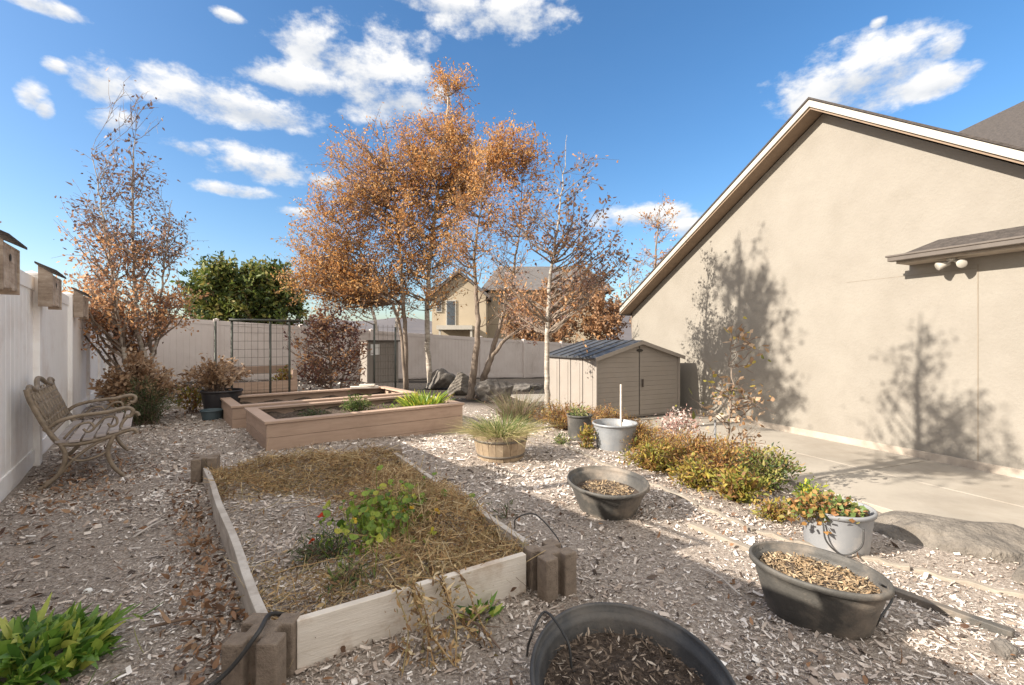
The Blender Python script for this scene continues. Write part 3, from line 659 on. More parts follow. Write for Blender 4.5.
# ------------------------------------------------------------------ rocks
def rock(c, sx, sy, sz, label, mat='rock', seed=0, ax=E1, sub=5, flat=.35):
    import bmesh
    bm = bmesh.new(); bmesh.ops.create_icosphere(bm, subdivisions=sub, radius=1.); rg = np.random.default_rng(seed)
    V = np.array([v.co[:] for v in bm.verts]); Fq = np.array([[v.index for v in f.verts] for f in bm.faces]); bm.free()
    for _ in range(11):                                             # chop facets, then roughen
        nrm = unit(rg.normal(0, 1, 3)); dd = rg.uniform(.5, .82); h = V@nrm-dd; V -= np.outer(np.maximum(h, 0)*.92, nrm)
    k1, k2, k3 = rg.normal(0, 4, (3, 3)); nz = .05*np.sin(V@k1)+.035*np.sin(V@k2*2)+.025*np.sin(V@k3*4)
    for o_ in range(5):
        for _ in range(3): nz = nz+.035/1.7**o_*np.abs(np.sin(V@rg.normal(0, 2.2*2**o_, 3)+rg.random()*6))
    V = V*(1+nz-.05)[:, None]; V[:, 2] = np.where(V[:, 2] < -flat, -flat, V[:, 2])
    ay = np.cross([0, 0, 1.], ax); Wv = np.asarray(c)+np.outer(V[:, 0]*sx, ax)+np.outer(V[:, 1]*sy, ay)+np.outer(V[:, 2]*sz, [0, 0, 1.])
    return tag(MB().add(Wv, Fq).build('rock', M[mat], base=np.asarray(c)), label, 'rock', 'rocks in the garden')
rock(G(3.08, 3.0, .0), .58, .30, .22, 'broad tan cracked rock sloping down to the patio edge', 'slab', 3, unit((.72, -.45, 0)), 5)
rock(G(2.86, 2.52, .0), .16, .13, .10, 'small pinkish stone beside the broad tan cracked rock', 'slab', 9)
rock(P(1003, 654), .055, .045, .05, 'small brown stone near the lower right corner', 'rock', 5)
rock(P(493, 402)+np.array([0, .3, .12]), .46, .36, .36, 'big grey boulder at the foot of the two-stemmed dark tree', 'rock', 12, unit((1, .2, 0)), 5)
rock(P(456, 398)+np.array([0, .8, .1]), .42, .3, .42, 'tall brown boulder left of the two-stemmed dark tree', 'slab', 21)
rock(P(433, 392)+np.array([0, 1.2, .15]), .55, .35, .45, 'leaning dark boulder under the white-stemmed orange tree', 'rock', 31)
rock(P(520, 398)+np.array([.1, .9, .1]), .4, .3, .25, 'dark boulder behind the mauve grass clump', 'rock', 41)
rock(P(548, 400)+np.array([-.3, 1.6, .1]), .5, .3, .22, 'low dark rock near the left wall of the shed', 'rock', 47)
rock(P(88, 592), .022, .018, .016, 'tiny white pebble on the mulch left of the plot', 'rock', 51, sub=3).data.materials[0] = M['paper']

# sticks
for p, q, lab in (((133, 541), (160, 525), 'pale forked stick lying on the shaded mulch'), ((700, 572), (740, 600), 'thin grey stick on the mulch above the front tub'), ((455, 620), (500, 655), 'short pale stick beside the front dark tub'), ((150, 632), (215, 627), 'dark twig lying left of the near brown block')):
    a, b = P(*p), P(*q); a[2] += .022; b[2] += .025; mid = (a+b)/2+np.array([.01, .015, .012])
    m = MB().tube(curve([a, mid, b], 5), [.006]*5+[.005]*5+[.003], 6); m.tube([mid, mid+(b-a)*.3+np.array([.03, .04, .01])], [.004, .002], 5)
    tag(m.build('stick', M['twig'] if 'dark' in lab else M['greyboard'], base=a), lab, 'stick')

# ------------------------------------------------------------------ plants
def shrub(name, label, c, rx, ry, h, nst, per, lL, lW, mat, stem='twig', cat='shrub', group=None, low=.25, up=.5, stemr=.004, ball=1., parts=None, jit=.03):
    o = thing(name, c, label, cat, group); c = np.asarray(c, float); sm_ = MB(); lf = MB(); LP = []; TT = []
    for k_ in range(nst):
        th = RNG.random()*2*math.pi; rr = math.sqrt(RNG.random()); hh = h*(1-.55*rr**2*ball)*RNG.uniform(.75, 1.08)
        tip = c+np.array([rx*rr*math.cos(th), ry*rr*math.sin(th), hh]); mid = c+np.array([rx*rr*.45*math.cos(th), ry*rr*.45*math.sin(th), hh*.6])
        b0 = c+np.array([rx*.15*RNG.normal(), ry*.15*RNG.normal(), -.02]); cv = curve([b0, mid+RNG.normal(0, .02, 3), tip], 4)
        sm_.tube(cv, np.linspace(stemr, stemr*.4, len(cv)), 4, cap=False)
        t = low+(1-low)*RNG.random(per); ix = t*(len(cv)-1); i0 = np.minimum(ix.astype(int), len(cv)-2); fr = (ix-i0)[:, None]
        LP.append(cv[i0]*(1-fr)+cv[i0+1]*fr+RNG.normal(0, jit, (per, 3))); TT.append(np.clip(RNG.normal(RNG.random(), .22, per), 0, 1))
    LP = np.concatenate(LP); TT = np.concatenate(TT); LP[:, 2] = np.maximum(LP[:, 2], gz(LP[:, 0], LP[:, 1])+.01); n_ = len(LP)
    sm_.build('stems', M[stem], o)
    out = LP-c; out[:, 2] = up*np.abs(out).max()
    d_ = out/np.linalg.norm(out, axis=1)[:, None]+RNG.normal(0, .8, (n_, 3))
    sz = RNG.uniform(.6, 1.25, n_)
    lf.blades(LP, d_, lL*sz, lW*sz, RNG.normal(0, .25, (n_, 3))+np.array([0, 0, -.15]), 2 if lL < .05 else 3, 'leaf', TT, .9)
    lf.build('foliage', M[mat], o)
    return o
def grass(name, label, c, r, h, n, w, mat, spread_=.6, droop=.5, cat='grass clump', z0=0., group=None, prof='grass'):
    c = np.asarray(c, float)+np.array([0, 0, z0]); th = RNG.random(n)*2*math.pi; rr = np.sqrt(RNG.random(n))*r
    p = c+np.column_stack([rr*np.cos(th), rr*np.sin(th), np.zeros(n)]); out = np.column_stack([np.cos(th), np.sin(th), np.zeros(n)])
    d_ = out*(spread_*(.3+rr/r)*RNG.random(n))[:, None]+RNG.normal(0, .18, (n, 3))+np.array([0, 0, 1.]); L = h*RNG.uniform(.5, 1.15, n)
    m = MB().blades(p, d_, L, w*RNG.uniform(.6, 1.3, n), out*(droop*RNG.random(n))[:, None]+np.array([0, 0, -.35])*RNG.random((n, 1))*droop, 5, prof)
    return tag(m.build(name, M[mat], base=c), label, cat, group)
# foreground green clump
fc = np.array([-1.80, 1.72, 0.]); n = 700
th = RNG.random(n)*2*math.pi; rr = np.sqrt(RNG.random(n))*.24; pp = fc+np.column_stack([rr*np.cos(th), rr*np.sin(th)*.85, .01+.10*RNG.random(n)*(1-rr/.36)])
d_ = np.column_stack([np.cos(th)*(.1+rr*2.2), np.sin(th)*(.1+rr*2.2), 1.+.5*RNG.random(n)])+RNG.normal(0, .38, (n, 3))
m = MB().blades(pp, d_, .045+.065*RNG.random(n), .020+.018*RNG.random(n), RNG.normal(0, .25, (n, 3))+np.column_stack([np.cos(th)*.2, np.sin(th)*.2, -.2-.3*RNG.random(n)]), 6, 'leaf', np.clip(RNG.normal(.45, .28, n), 0, 1), .5)
m.blades(fc+RNG.normal(0, .2, (60, 3))*np.array([1, 1, .02]), rnd_dir(60, .2, .4), .12, .012, RNG.normal(0, .2, (60, 3)), 4)
tag(m.build('green_plant', M['lance'], base=fc, smooth=True), 'low clump of broad glossy green leaves in the lower left corner', 'plant')
# nasturtium in the plot
def plot(a, b, dz=0): q = BP(a, b); return np.array([q[0], q[1], float(heap(a, b))+dz])
nc = plot(.62, .31); n = 430; o = thing('flowering_plant', nc, 'bright green round-leaved plant with red and yellow blooms on the straw', 'plant')
ctr = nc+np.column_stack([RNG.normal(0, .15, n), RNG.normal(0, .19, n), np.abs(RNG.normal(.07, .045, n))]); m = MB(); sm_ = MB()
for k_ in range(n):
    nrm = unit(RNG.normal(0, .5, 3)+np.array([-.1, -.5, .9])); ax = unit(np.cross(nrm, [0, 1., .3])); ay = np.cross(nrm, ax); r_ = RNG.uniform(.009, .026); th = np.arange(9)*2*math.pi/9
    m.add([ctr[k_]+ax*r_*math.cos(q)*(1+.1*math.sin(3*q))+ay*r_*math.sin(q)+nrm*.005*math.cos(2*q) for q in th]+[ctr[k_]-nrm*.005], [(q, (q+1) % 9, 9) for q in range(9)], np.clip(RNG.normal(.45, .25), 0, 1))
    sm_.tube(curve([np.array([ctr[k_][0]+RNG.normal(0, .03), ctr[k_][1]+RNG.normal(0, .04), nc[2]-.02]), ctr[k_]-np.array([0, 0, .03])+RNG.normal(0, .01, 3), ctr[k_]], 3), .0015, 4)
m.build('leaves', M['fresh'], o, smooth=True); sm_.build('stems', M['fresh'], o)
for mt, cnt in (('redfl', 2), ('yelfl', 6)):
    for k_ in range(cnt):
        c = nc+np.array([RNG.normal(0, .17), RNG.normal(0, .2), RNG.uniform(.05, .15)]); MB().blades(np.repeat(c[None], 6, 0), rnd_dir(6, .4), .022, .02, None, 2).build('flower', M[mt], o)
shrub('small_plant', 'feathery dark green seedling at the left edge of the straw', plot(.30, .25), .15, .15, .09, 40, 18, .035, .007, 'shrubgreen', cat='plant', up=.3)
shrub('small_plant', 'pale green feathery seedling closest to the near board', plot(.30, .12), .10, .09, .08, 22, 14, .032, .007, 'grassgreen', cat='plant', up=.3)
shrub('small_plant', 'little green weed growing against the pale near board', P(480, 617), .07, .07, .05, 9, 6, .045, .02, 'lance', cat='plant')
shrub('small_plant', 'green sprig poking out beyond the right plot board', P(506, 518), .06, .06, .10, 8, 8, .03, .008, 'shrubgreen', cat='plant')
# raised bed plants
def rb(A, a, b, z=.2): q = A+E1*a+E2*b; return np.array([q[0], q[1], z])
shrub('bed_plant', 'fine green herbs at the left end of the front raised bed', rb(RA, .62, .45), .28, .2, .14, 40, 14, .035, .012, 'shrubgreen', cat='plant')
shrub('bed_plant', 'bushy green herb in the middle of the front raised bed', rb(RA, 1.2, .6), .22, .2, .24, 45, 16, .05, .016, 'grassgreen', cat='plant')
o = grass('bed_plant', 'bright yellow-green leafy clump at the right end of the front raised bed', rb(RA, 2.22, .55), .26, .26, 320, .022, 'fresh', .9, .5, 'plant', prof='leaf')
shrub('bed_plant', 'scattered low green weeds along the front raised bed', rb(RA, 1.7, .5), .3, .2, .10, 26, 8, .03, .012, 'fresh', cat='plant')
grass('barrel_grass', 'long bleached and green grass spilling out of the half barrel', bc, .26, .21, 1300, .007, 'drygrass', 1.3, 1.9, z0=.24)
grass('barrel_grass', 'fresh green grass tops standing in the half barrel', bc+np.array([.02, .05, 0]), .22, .26, 420, .009, 'grassgreen', 1.0, .8, z0=.24)
grass('ornamental_grass', 'mauve and green grass clump behind the half barrel', P(515, 425)+np.array([.05, .5, 0]), .26, .52, 800, .010, 'mauve', .7, .6)
# shrubs by the fence
sc_ = FA+E2*8.1+E1*.75; sc_[2] = float(gz(*sc_[:2]))
shrub('flower_shrub', 'big shrub of dried tan flower heads behind the bench', sc_+E2*.15, .62, .5, 1.05, 95, 30, .055, .04, 'tan', stemr=.006, low=.55)
shrub('flower_shrub', 'green needle-leaved shrub under the dried tan flower heads', sc_-E1*-.12-E2*.25, .42, .36, .66, 90, 34, .055, .009, 'shrubgreen', stemr=.004, low=.1)
shrub('dry_shrub', 'thin dry shrub with yellowing leaves growing from the black pot', bp+np.array([-.1, 0, .34]), .58, .42, .62, 70, 18, .06, .036, 'tan', stemr=.005, low=.3)
shrub('dry_shrub', 'yellow-green leafy growth left of the large black pot', bp+np.array([-.62, .2, .0]), .35, .3, .55, 36, 14, .06, .03, 'yellowish', stemr=.004, low=.3)
# plant strip between the edging and the patio
def at(u, v, dx=0, dy=0): p = P(u, v); return G(p[0]+dx, p[1]+dy)
PS = 'low plants in the strip along the patio'
strip = [
 (at(562, 434, .1, .45), .62, .5, .42, 170, 28, .035, .012, 'autumn', 'rusty feathery plant at the foot of the pale birch'),
 (at(605, 432, .1, .8), .6, .5, .42, 150, 26, .035, .012, 'autumn', 'rusty feathery plant against the left corner of the shed'),
 (at(646, 440, .0, .6), .55, .45, .40, 130, 26, .035, .012, 'autumn', 'rusty plant behind the pale grey metal tub'),
 (at(587, 450, .02, .1), .10, .12, .30, 24, 18, .045, .022, 'yellowish', 'small yellow plant squeezed between dark pot and metal tub'),
 (at(563, 445, .0, .06), .14, .14, .12, 16, 12, .04, .016, 'grassgreen', 'tiny green tuft left of the dark succulent pot'),
 (at(700, 492, .03, .12), .26, .2, .22, 60, 22, .040, .02, 'yellowish', 'low yellow-green plant along the edging board, left of the bright one'),
 (at(640, 460, .2, .5), .45, .36, .30, 120, 26, .034, .012, 'autumn', 'rusty plant between the pale grey tub and the pink seed heads'),
 (at(710, 470, .35, .8), .5, .35, .34, 100, 24, .034, .012, 'autumn', 'golden brown plant at the back of the strip by the patio'),
 (at(768, 520, .05, .02), .18, .12, .12, 34, 16, .036, .016, 'yellowish', 'small yellowish tuft near the white tub end of the strip'),
 (at(750, 488, .45, .65), .4, .3, .32, 80, 24, .036, .014, 'autumn', 'russet plant behind the bushy dark green plant'),
 (at(655, 472, .06, .12), .40, .30, .26, 120, 24, .042, .02, 'yellowish', 'yellow-green leafy plant right of the pale grey metal tub'),
 (at(690, 480, .18, .35), .48, .4, .38, 130, 28, .034, .013, 'autumn', 'brown twiggy plant left of the thin staked sapling'),
 (at(668, 465, .25, .5), .30, .3, .33, 50, 24, .034, .012, 'autumn', 'russet plant under the pink seed heads'),
 (at(725, 492, .20, .42), .46, .38, .38, 130, 28, .034, .013, 'autumn', 'tawny plant around the base of the thin staked sapling'),
 (at(735, 505, .08, .13), .24, .18, .25, 55, 20, .045, .024, 'yellowish', 'bright yellow-green plant overhanging the edging board'),
 (at(762, 500, .22, .35), .38, .32, .36, 80, 24, .04, .017, 'green', 'bushy dark green plant at the right end of the plant strip'),
 (at(790, 500, .25, .1), .14, .12, .14, 22, 14, .035, .018, 'fresh', 'small green sprout beside the white tub'),
]
for c, rx, ry, h, ns_, per, lL, lW, mt, lab in strip:
    shrub('strip_plant', lab, c, rx, ry, h, ns_, per, lL, lW, mt, group=PS, cat='plant', low=.15, up=.6)
shrub('seed_plant', 'plant with fluffy pink-white seed heads in front of the shed', at(672, 455, .25, .45), .28, .26, .62, 36, 22, .035, .022, 'pinkfluff', cat='plant', low=.55, ball=.5)
shrub('succulent', 'pale green succulent in the dark round pot', dp+np.array([0, 0, .29]), .14, .14, .12, 26, 8, .045, .02, 'grassgreen', cat='plant')
shrub('strawberry_plant', 'leafy green and reddish plant trailing from the white tub', wt+np.array([-.06, -.03, .22]), -.0+.24, .17, .11, 90, 10, .036, .026, 'strawb', cat='plant', low=.4, up=.5, ball=.9, jit=.015)
shrub('strawberry_plant', 'reddish runners trailing over the left rim of the white tub', wt+np.array([-.15, -.05, .24]), .2, .14, .07, 34, 8, .036, .026, 'autumn', cat='plant', low=.4)
tag(MB().tube([at(627, 452, .02, .4)-np.array([0, 0, .1]), at(627, 452, .02, .4)+np.array([0, 0, .78])], .012, 8).build('garden_stake', M['palewood'], base=at(627, 452, .02, .4)), 'thin pale wooden stake standing in front of the shed doors', 'stake')

# ------------------------------------------------------------------ trees
def bez(a, c, b, n): t = np.linspace(0, 1, n)[:, None]; return a*(1-t)**2+2*c*t*(1-t)+b*t*t
def tree(name, label, trunks, blobs, leafmat, barkmat, lsz=.06, group=None, cat='tree', twigs=7, tl=(.25, .6), lpt=10, rise=.6, bare=0., twigr=.006, wide=.7, zmin=.3, droop=-.2, leafmat2=None):
    """trunks: lists of (point, radius); branches reach for points spread through the crown's blobs (centre, r, rz, count, leafiness)"""
    base = np.array(trunks[0][0][0], float); o = thing(name, base, label, cat, group)
    tm = MB(); tc = []
    for tr in trunks:
        p = curve([q for q, _ in tr], 7); r = np.interp(np.linspace(0, len(tr)-1, len(p)), np.arange(len(tr)), [r for _, r in tr])
        p[1:-1] += RNG.normal(0, .012, (len(p)-2, 3)); tm.tube(p, r, 10); tc.append((p, r))
    tm.build('trunk', M[barkmat], o, smooth=True)
    bm_, lf, lf2 = MB(), MB(), MB()
    for c, r_, rz, cnt, leafy_ in blobs:
        c = np.asarray(c, float)
        for _ in range(cnt):
            v = RNG.normal(0, 1, 3); v = v/np.linalg.norm(v)*RNG.random()**.45; T = c+v*np.array([r_, r_, rz])
            best = None
            for p, r in tc:
                hd_ = np.hypot(p[:, 0]-T[0], p[:, 1]-T[1]); cost = np.abs(p[:, 2]-(T[2]-rise*hd_))+.25*hd_+(p[:, 2] < base[2]+zmin)*5+(p[:, 2] > T[2]+.2)*2
                k_ = int(np.argmin(cost))
                if best is None or cost[k_] < best[0]: best = (cost[k_], p[k_], r[k_])
            A, ra = best[1], best[2]; ln = np.linalg.norm(T-A)
            if ln < .15: continue
            C = A+(T-A)*np.array([.6, .6, .35])+RNG.normal(0, .06*ln, 3); nn_ = max(4, int(ln/.25)+2)
            path = bez(A, C, T, nn_); path[1:-1] += RNG.normal(0, .02, (nn_-2, 3))
            r0 = min(ra*.7, .008+.011*ln); bm_.tube(path, np.linspace(r0, .004, nn_), 5, cap=False)
            nt_ = max(2, int(twigs*min(1.6, .5+ln*.5)))
            for _t in range(nt_):
                t = RNG.uniform(.3, 1.); k_ = min(nn_-2, int(t*(nn_-1))); O = path[k_]+(path[k_+1]-path[k_])*RNG.random()
                d_ = unit(unit(path[k_+1]-path[k_])*.7+RNG.normal(0, .55, 3)+np.array([0, 0, .25])); l_ = RNG.uniform(*tl); E = O+d_*l_+RNG.normal(0, .04, 3)
                bm_.tube([O, (O+E)/2+RNG.normal(0, .03, 3), E], [twigr, twigr*.7, twigr*.4], 3, cap=False)
                nl = RNG.poisson(lpt*leafy_*RNG.uniform(.5, 1.4))
                if nl:
                    u_ = RNG.random(nl)**.7; ps = O+np.outer(u_, E-O)+RNG.normal(0, .055, (nl, 3)); sz = RNG.uniform(.55, 1.2, nl)*lsz
                    tgt = lf2 if (leafmat2 and RNG.random() < leafmat2[1](ps[0])) else lf
                    dd = RNG.normal(0, .8, (nl, 3))+d_*.6+np.array([0, 0, droop]); tgt.blades(ps, dd, sz, sz*wide, RNG.normal(0, .3, (nl, 3)), 2, 'leaf', np.clip(RNG.normal(RNG.random()*.8+.1, .2, nl), 0, 1), 1.2)
    bm_.build('branches', M['twig' if barkmat != 'birch' else 'bark'], o)
    if lf.n: lf.build('crown', M[leafmat], o)
    if lf2.n: lf2.build('crown', M[leafmat2[0]], o)
    return o
def tk(D, pts, base=None):
    """a trunk through places of the photograph at depth D: (u, v, radius)"""
    out = [(W(u, v, D), r) for u, v, r in pts]
    b = out[0][0]; out[0] = (np.array([b[0], b[1], float(gz(b[0], b[1]))-.05]), out[0][1]); return out
def bl(D, u, v, ru, rv, n, leaf=1., dd=0.): return (W(u, v, D+dd), ru/F_PX*D, rv/F_PX*D, n, leaf)
OG = 'orange-leaved trees before the far fence'
D = 13.2
tree('aspen_tree', 'broad orange-leaved tree with a thin dark stem, the left one before the far fence', [tk(D, [(406, 390, .075), (405, 330, .06), (401, 270, .05), (396, 210, .035), (388, 150, .02), (380, 120, .01)]), tk(D-.2, [(405, 390, .05), (398, 320, .04), (372, 270, .03), (345, 230, .018), (325, 215, .01)])],
     [bl(D, 383, 165, 38, 45, 38, .75), bl(D, 350, 185, 40, 38, 34, .75), bl(D, 330, 240, 40, 38, 44, 1.), bl(D, 318, 280, 38, 30, 34, .9), bl(D, 300, 272, 22, 18, 14, .8), bl(D, 350, 296, 40, 20, 16, .6), bl(D, 415, 175, 24, 40, 26, .9), bl(D, 372, 270, 40, 40, 46, 1.1), bl(D, 395, 225, 36, 45, 40, 1.), bl(D, 352, 215, 34, 28, 22, .9), bl(D, 385, 300, 26, 20, 8, .6), bl(D, 345, 150, 16, 22, 8, .5)],
     'orange', 'bark', .062, OG, twigs=10, tl=(.3, .8), lpt=12, zmin=2.3)
D = 13.6
tree('aspen_tree', 'tallest orange tree with a white stem and pointed top', [tk(D, [(431, 390, .09), (427, 330, .075), (430, 260, .06), (438, 190, .045), (446, 120, .03), (452, 68, .008)])],
     [bl(D, 450, 95, 14, 26, 22, 1.2), bl(D, 448, 140, 28, 32, 44, 1.2), bl(D, 440, 185, 40, 36, 50, 1.1), bl(D, 430, 235, 44, 40, 42, .8), bl(D, 425, 285, 45, 30, 24, .5), bl(D, 478, 180, 26, 36, 30, 1.1), bl(D, 408, 140, 18, 28, 14, .9), bl(D, 405, 265, 28, 26, 14, .8)],
     'orange', 'birch', .062, OG, twigs=10, tl=(.3, .75), lpt=14, zmin=2.2)
D = 11.
tree('twin_stem_tree', 'two-stemmed tree with a rusty orange top and dark bare lower limbs', [tk(D, [(470, 405, .10), (474, 370, .085), (478, 320, .06), (474, 260, .036), (482, 200, .018), (490, 135, .006)]), tk(D+.2, [(478, 404, .09), (487, 370, .08), (500, 325, .052), (512, 280, .032), (520, 220, .015), (522, 155, .006)]),
      tk(D+.1, [(478, 404, .05), (487, 368, .06), (505, 340, .04), (530, 325, .02), (548, 318, .008)])],
     [bl(D, 497, 160, 34, 34, 36, 1.15), bl(D, 522, 165, 22, 34, 26, 1.), bl(D, 485, 215, 40, 34, 30, .8), bl(D, 525, 215, 22, 30, 16, .5), bl(D, 460, 250, 26, 24, 16, .5), bl(D, 505, 275, 45, 30, 26, .12), bl(D, 520, 315, 40, 20, 18, .06)],
     'orange', 'bark', .058, None, twigs=9, tl=(.3, .7), lpt=15, zmin=.8)
D = 8.3
tree('birch_tree', 'slim pale-stemmed birch with few dark leaves, left of the shed', [tk(D, [(549, 414, .058), (547, 380, .048), (549, 300, .038), (556, 240, .022), (562, 190, .011), (567, 135, .003)])],
     [bl(D, 560, 180, 18, 30, 7, .8), bl(D, 582, 165, 14, 26, 5, .7), bl(D, 545, 235, 40, 32, 13, 1.), bl(D, 590, 240, 34, 26, 12, 1.1), bl(D, 520, 285, 34, 30, 9, 1.), bl(D, 580, 290, 46, 34, 14, 1.), bl(D, 610, 262, 18, 22, 6, 1.), bl(D, 575, 215, 24, 24, 5, 1., -.7), bl(D, 595, 270, 20, 30, 6, 1., -.9), bl(D, 540, 318, 40, 16, 10, .9, .9), bl(D, 566, 150, 8, 26, 3, .3)],
     'rust', 'birch', .058, None, twigs=6, lpt=11, twigr=.004, rise=.8, zmin=1.5, leafmat2=('darkdry', lambda p: .75 if p[2] > 2.6 else .35))
pb = P(150, 409); D = pb[1]
tree('young_tree', 'sparse young tree by the white fence, dark leaves above, orange below', [tk(D, [(150, 409, .05), (147, 370, .042), (138, 330, .035), (134, 280, .028), (132, 210, .018), (135, 140, .006)]), tk(D-.25, [(138, 408, .04), (128, 370, .04), (120, 330, .03), (112, 270, .02), (100, 200, .01), (92, 150, .004)]), tk(D+.1, [(149, 406, .035), (152, 365, .03), (158, 320, .022), (165, 260, .014), (172, 200, .004)])],
     [bl(D, 128, 296, 52, 32, 38, .8), bl(D, 165, 300, 30, 24, 18, .9), bl(D, 90, 290, 26, 28, 18, .9), bl(D, 130, 245, 46, 30, 48, .7), bl(D, 168, 240, 22, 30, 14, .4), bl(D, 92, 215, 18, 30, 10, .35), bl(D, 134, 180, 26, 34, 22, .45), bl(D, 100, 170, 12, 30, 5, .3), bl(D, 138, 115, 22, 24, 7, .1)],
     'rust', 'birch', .058, None, twigs=8, tl=(.2, .5), lpt=13, rise=1.3, twigr=.004, leafmat2=('darkdry', lambda p: 1.0 if p[2] > 3.0 else .45 if p[2] > 2.2 else .08))
D = 9.7
tree('purple_shrub', 'dark purple-leaved bush climbing against the wire trellis', [tk(D, [(332, 398, .03), (331, 370, .025), (328, 340, .015), (325, 318, .006)]), tk(D+.1, [(338, 398, .03), (345, 365, .02), (352, 335, .008)])],
     [bl(D, 328, 335, 26, 24, 44, 1.2), bl(D, 348, 345, 17, 26, 24, 1.1), bl(D, 326, 368, 25, 18, 26, 1.), bl(D, 303, 345, 20, 28, 16, .7), bl(D, 352, 370, 16, 18, 14, .7)], 'purple', 'bark', .062, None, 'shrub', twigs=6, tl=(.14, .36), lpt=9, zmin=.1, leafmat2=('rust', lambda p: .3))
shrub('yellow_shrub', 'small yellow-leaved bush beside the purple bush', W(284, 386, 9.6), .22, .22, .45, 24, 12, .055, .04, 'yellowish', low=.4)
D = 26.
for u, v, ru, rv, lab, dd in ((222, 292, 34, 34, 'round dark green tree above the far fence corner', -7.), (262, 292, 40, 34, 'wide green tree behind the trellis, right of the round one', -6.4)):
    d_ = D+dd; tree('green_tree', lab, [tk(d_, [(u, 372, .16), (u, 330, .13), (u+2, 290, .08), (u+2, 265, .03)])], [bl(d_, u, v, ru*.8, rv*.75, 60, 1.3), bl(d_, u-ru*.5, v+8, ru*.5, rv*.6, 30, 1.3), bl(d_, u+ru*.5, v+6, ru*.5, rv*.6, 30, 1.3), bl(d_, u+4, v-12, ru*.5, rv*.45, 22, 1.3), bl(d_, u, v+26, ru*1.1, 16, 36, 1.3)],
         'green', 'bark', .17, 'green trees beyond the far fence', twigs=7, tl=(.4, .9), lpt=13, wide=.6)
D = 26.
for u, v, ru, rv, n_, lab in ((600, 310, 26, 38, 40, 'dense rust-brown tree beyond the far fence by the house eave'), (560, 308, 26, 34, 34, 'dense brown tree beyond the far fence behind the pale birch'), (525, 318, 24, 24, 26, 'low brown bushy tree beyond the far fence behind the bare limbs')):
    tree('brown_tree', lab, [tk(D, [(u, 380, .14), (u, 340, .11), (u+2, v, .06), (u+3, v-rv*.8, .02)])], [bl(D, u, v, ru, rv*.9, n_, 1.), bl(D, u, v+22, ru*1.1, 22, n_//2, 1.)], 'brush', 'bark', .15, 'brown trees beyond the far fence', twigs=9, tl=(.4, .9), lpt=12, twigr=.011)
D = 24.
tree('bare_tree', 'nearly bare thin tree in the gap left of the house roof', [tk(D, [(652, 400, .11), (652, 320, .09), (655, 260, .05), (660, 205, .015)]), tk(D+.4, [(634, 400, .07), (632, 320, .05), (628, 262, .012)])],
     [bl(D, 660, 225, 16, 24, 16, .6), bl(D, 655, 262, 22, 20, 16, .35), bl(D, 632, 275, 14, 24, 10, .2), bl(D, 648, 300, 22, 20, 10, .2)], 'rust', 'bark', .12, None, twigs=6, tl=(.4, 1.), lpt=8, twigr=.009)
D = 21.
tree('bare_tree', 'pale bare limbs of a tree beyond the fence left of the neighbour house', [tk(D, [(372, 385, .09), (376, 330, .08), (368, 300, .05), (352, 288, .02)]), tk(D+.3, [(398, 385, .08), (397, 320, .07), (404, 290, .03), (412, 270, .01)])],
     [bl(D, 360, 300, 30, 14, 12, .2), bl(D, 395, 300, 24, 22, 12, .2)], 'brush', 'birch', .12, None, twigs=5, tl=(.4, 1.), lpt=5, twigr=.012)
# thin staked sapling in the plant strip
sb = at(727, 476, .02, .15); D = sb[1]
tree('sapling', 'thin sapling with a few curling yellow-brown leaves in the plant strip', [tk(D, [(727, 478, .014), (728, 440, .012), (731, 400, .009), (730, 360, .006), (732, 325, .003)])],
     [bl(D, 742, 350, 24, 26, 10, .8), bl(D, 722, 385, 20, 22, 8, .8), bl(D, 745, 405, 26, 24, 10, .8), bl(D, 715, 420, 16, 14, 5, .7), bl(D, 750, 440, 20, 16, 7, .7)], 'tan', 'bark', .055, None, twigs=4, tl=(.1, .25), lpt=6, rise=.4, twigr=.003, leafmat2=('yellowish', lambda p: .35))
tag(MB().tube([sb+np.array([-.07, .02, -.1]), sb+np.array([-.055, .03, .52])], .011, 8).build('garden_stake', M['whiteplastic'], base=sb), 'short pale stake tied beside the thin sapling', 'stake')
# a tall slim tree beyond the white fence, whose shadow falls on the house wall
tb_ = np.array([-3.77, 2.29, 0.])
tp = lambda z, dx=0, dy=0: np.array([tb_[0]+dx, tb_[1]+dy, z])
tree('slim_tree', 'tall slim tree beyond the white fence outside the left edge, one twig showing', [[(tp(-.1), .07), (tp(1.5, .02), .06), (tp(3.2, -.02), .055), (tp(4.8, .02, .02), .05), (tp(6.0, 0, .02), .036), (tp(7.0, .03), .006)]],
     [(tp(5.1, .0, -.1), .45, .55, 26, .8), (tp(5.6, .1, -.35), .42, .45, 22, 1.), (tp(5.1, .1, -.75), .36, .4, 20, 1.1), (tp(6.0, 0, .1), .34, .4, 16, .8), (tp(6.6, 0, -.1), .25, .3, 8, .6), (tp(6.6, 0, 0), .2, .35, 5, .25), (np.array([-3.22, 2.86, 1.86]), .04, .03, 1, 1.), (tp(5.4, 0, .5), .2, .6, 6, .3)], 'darkdry', 'bark', .06, None, twigs=5, tl=(.15, .35), lpt=9, rise=.9, twigr=.004)

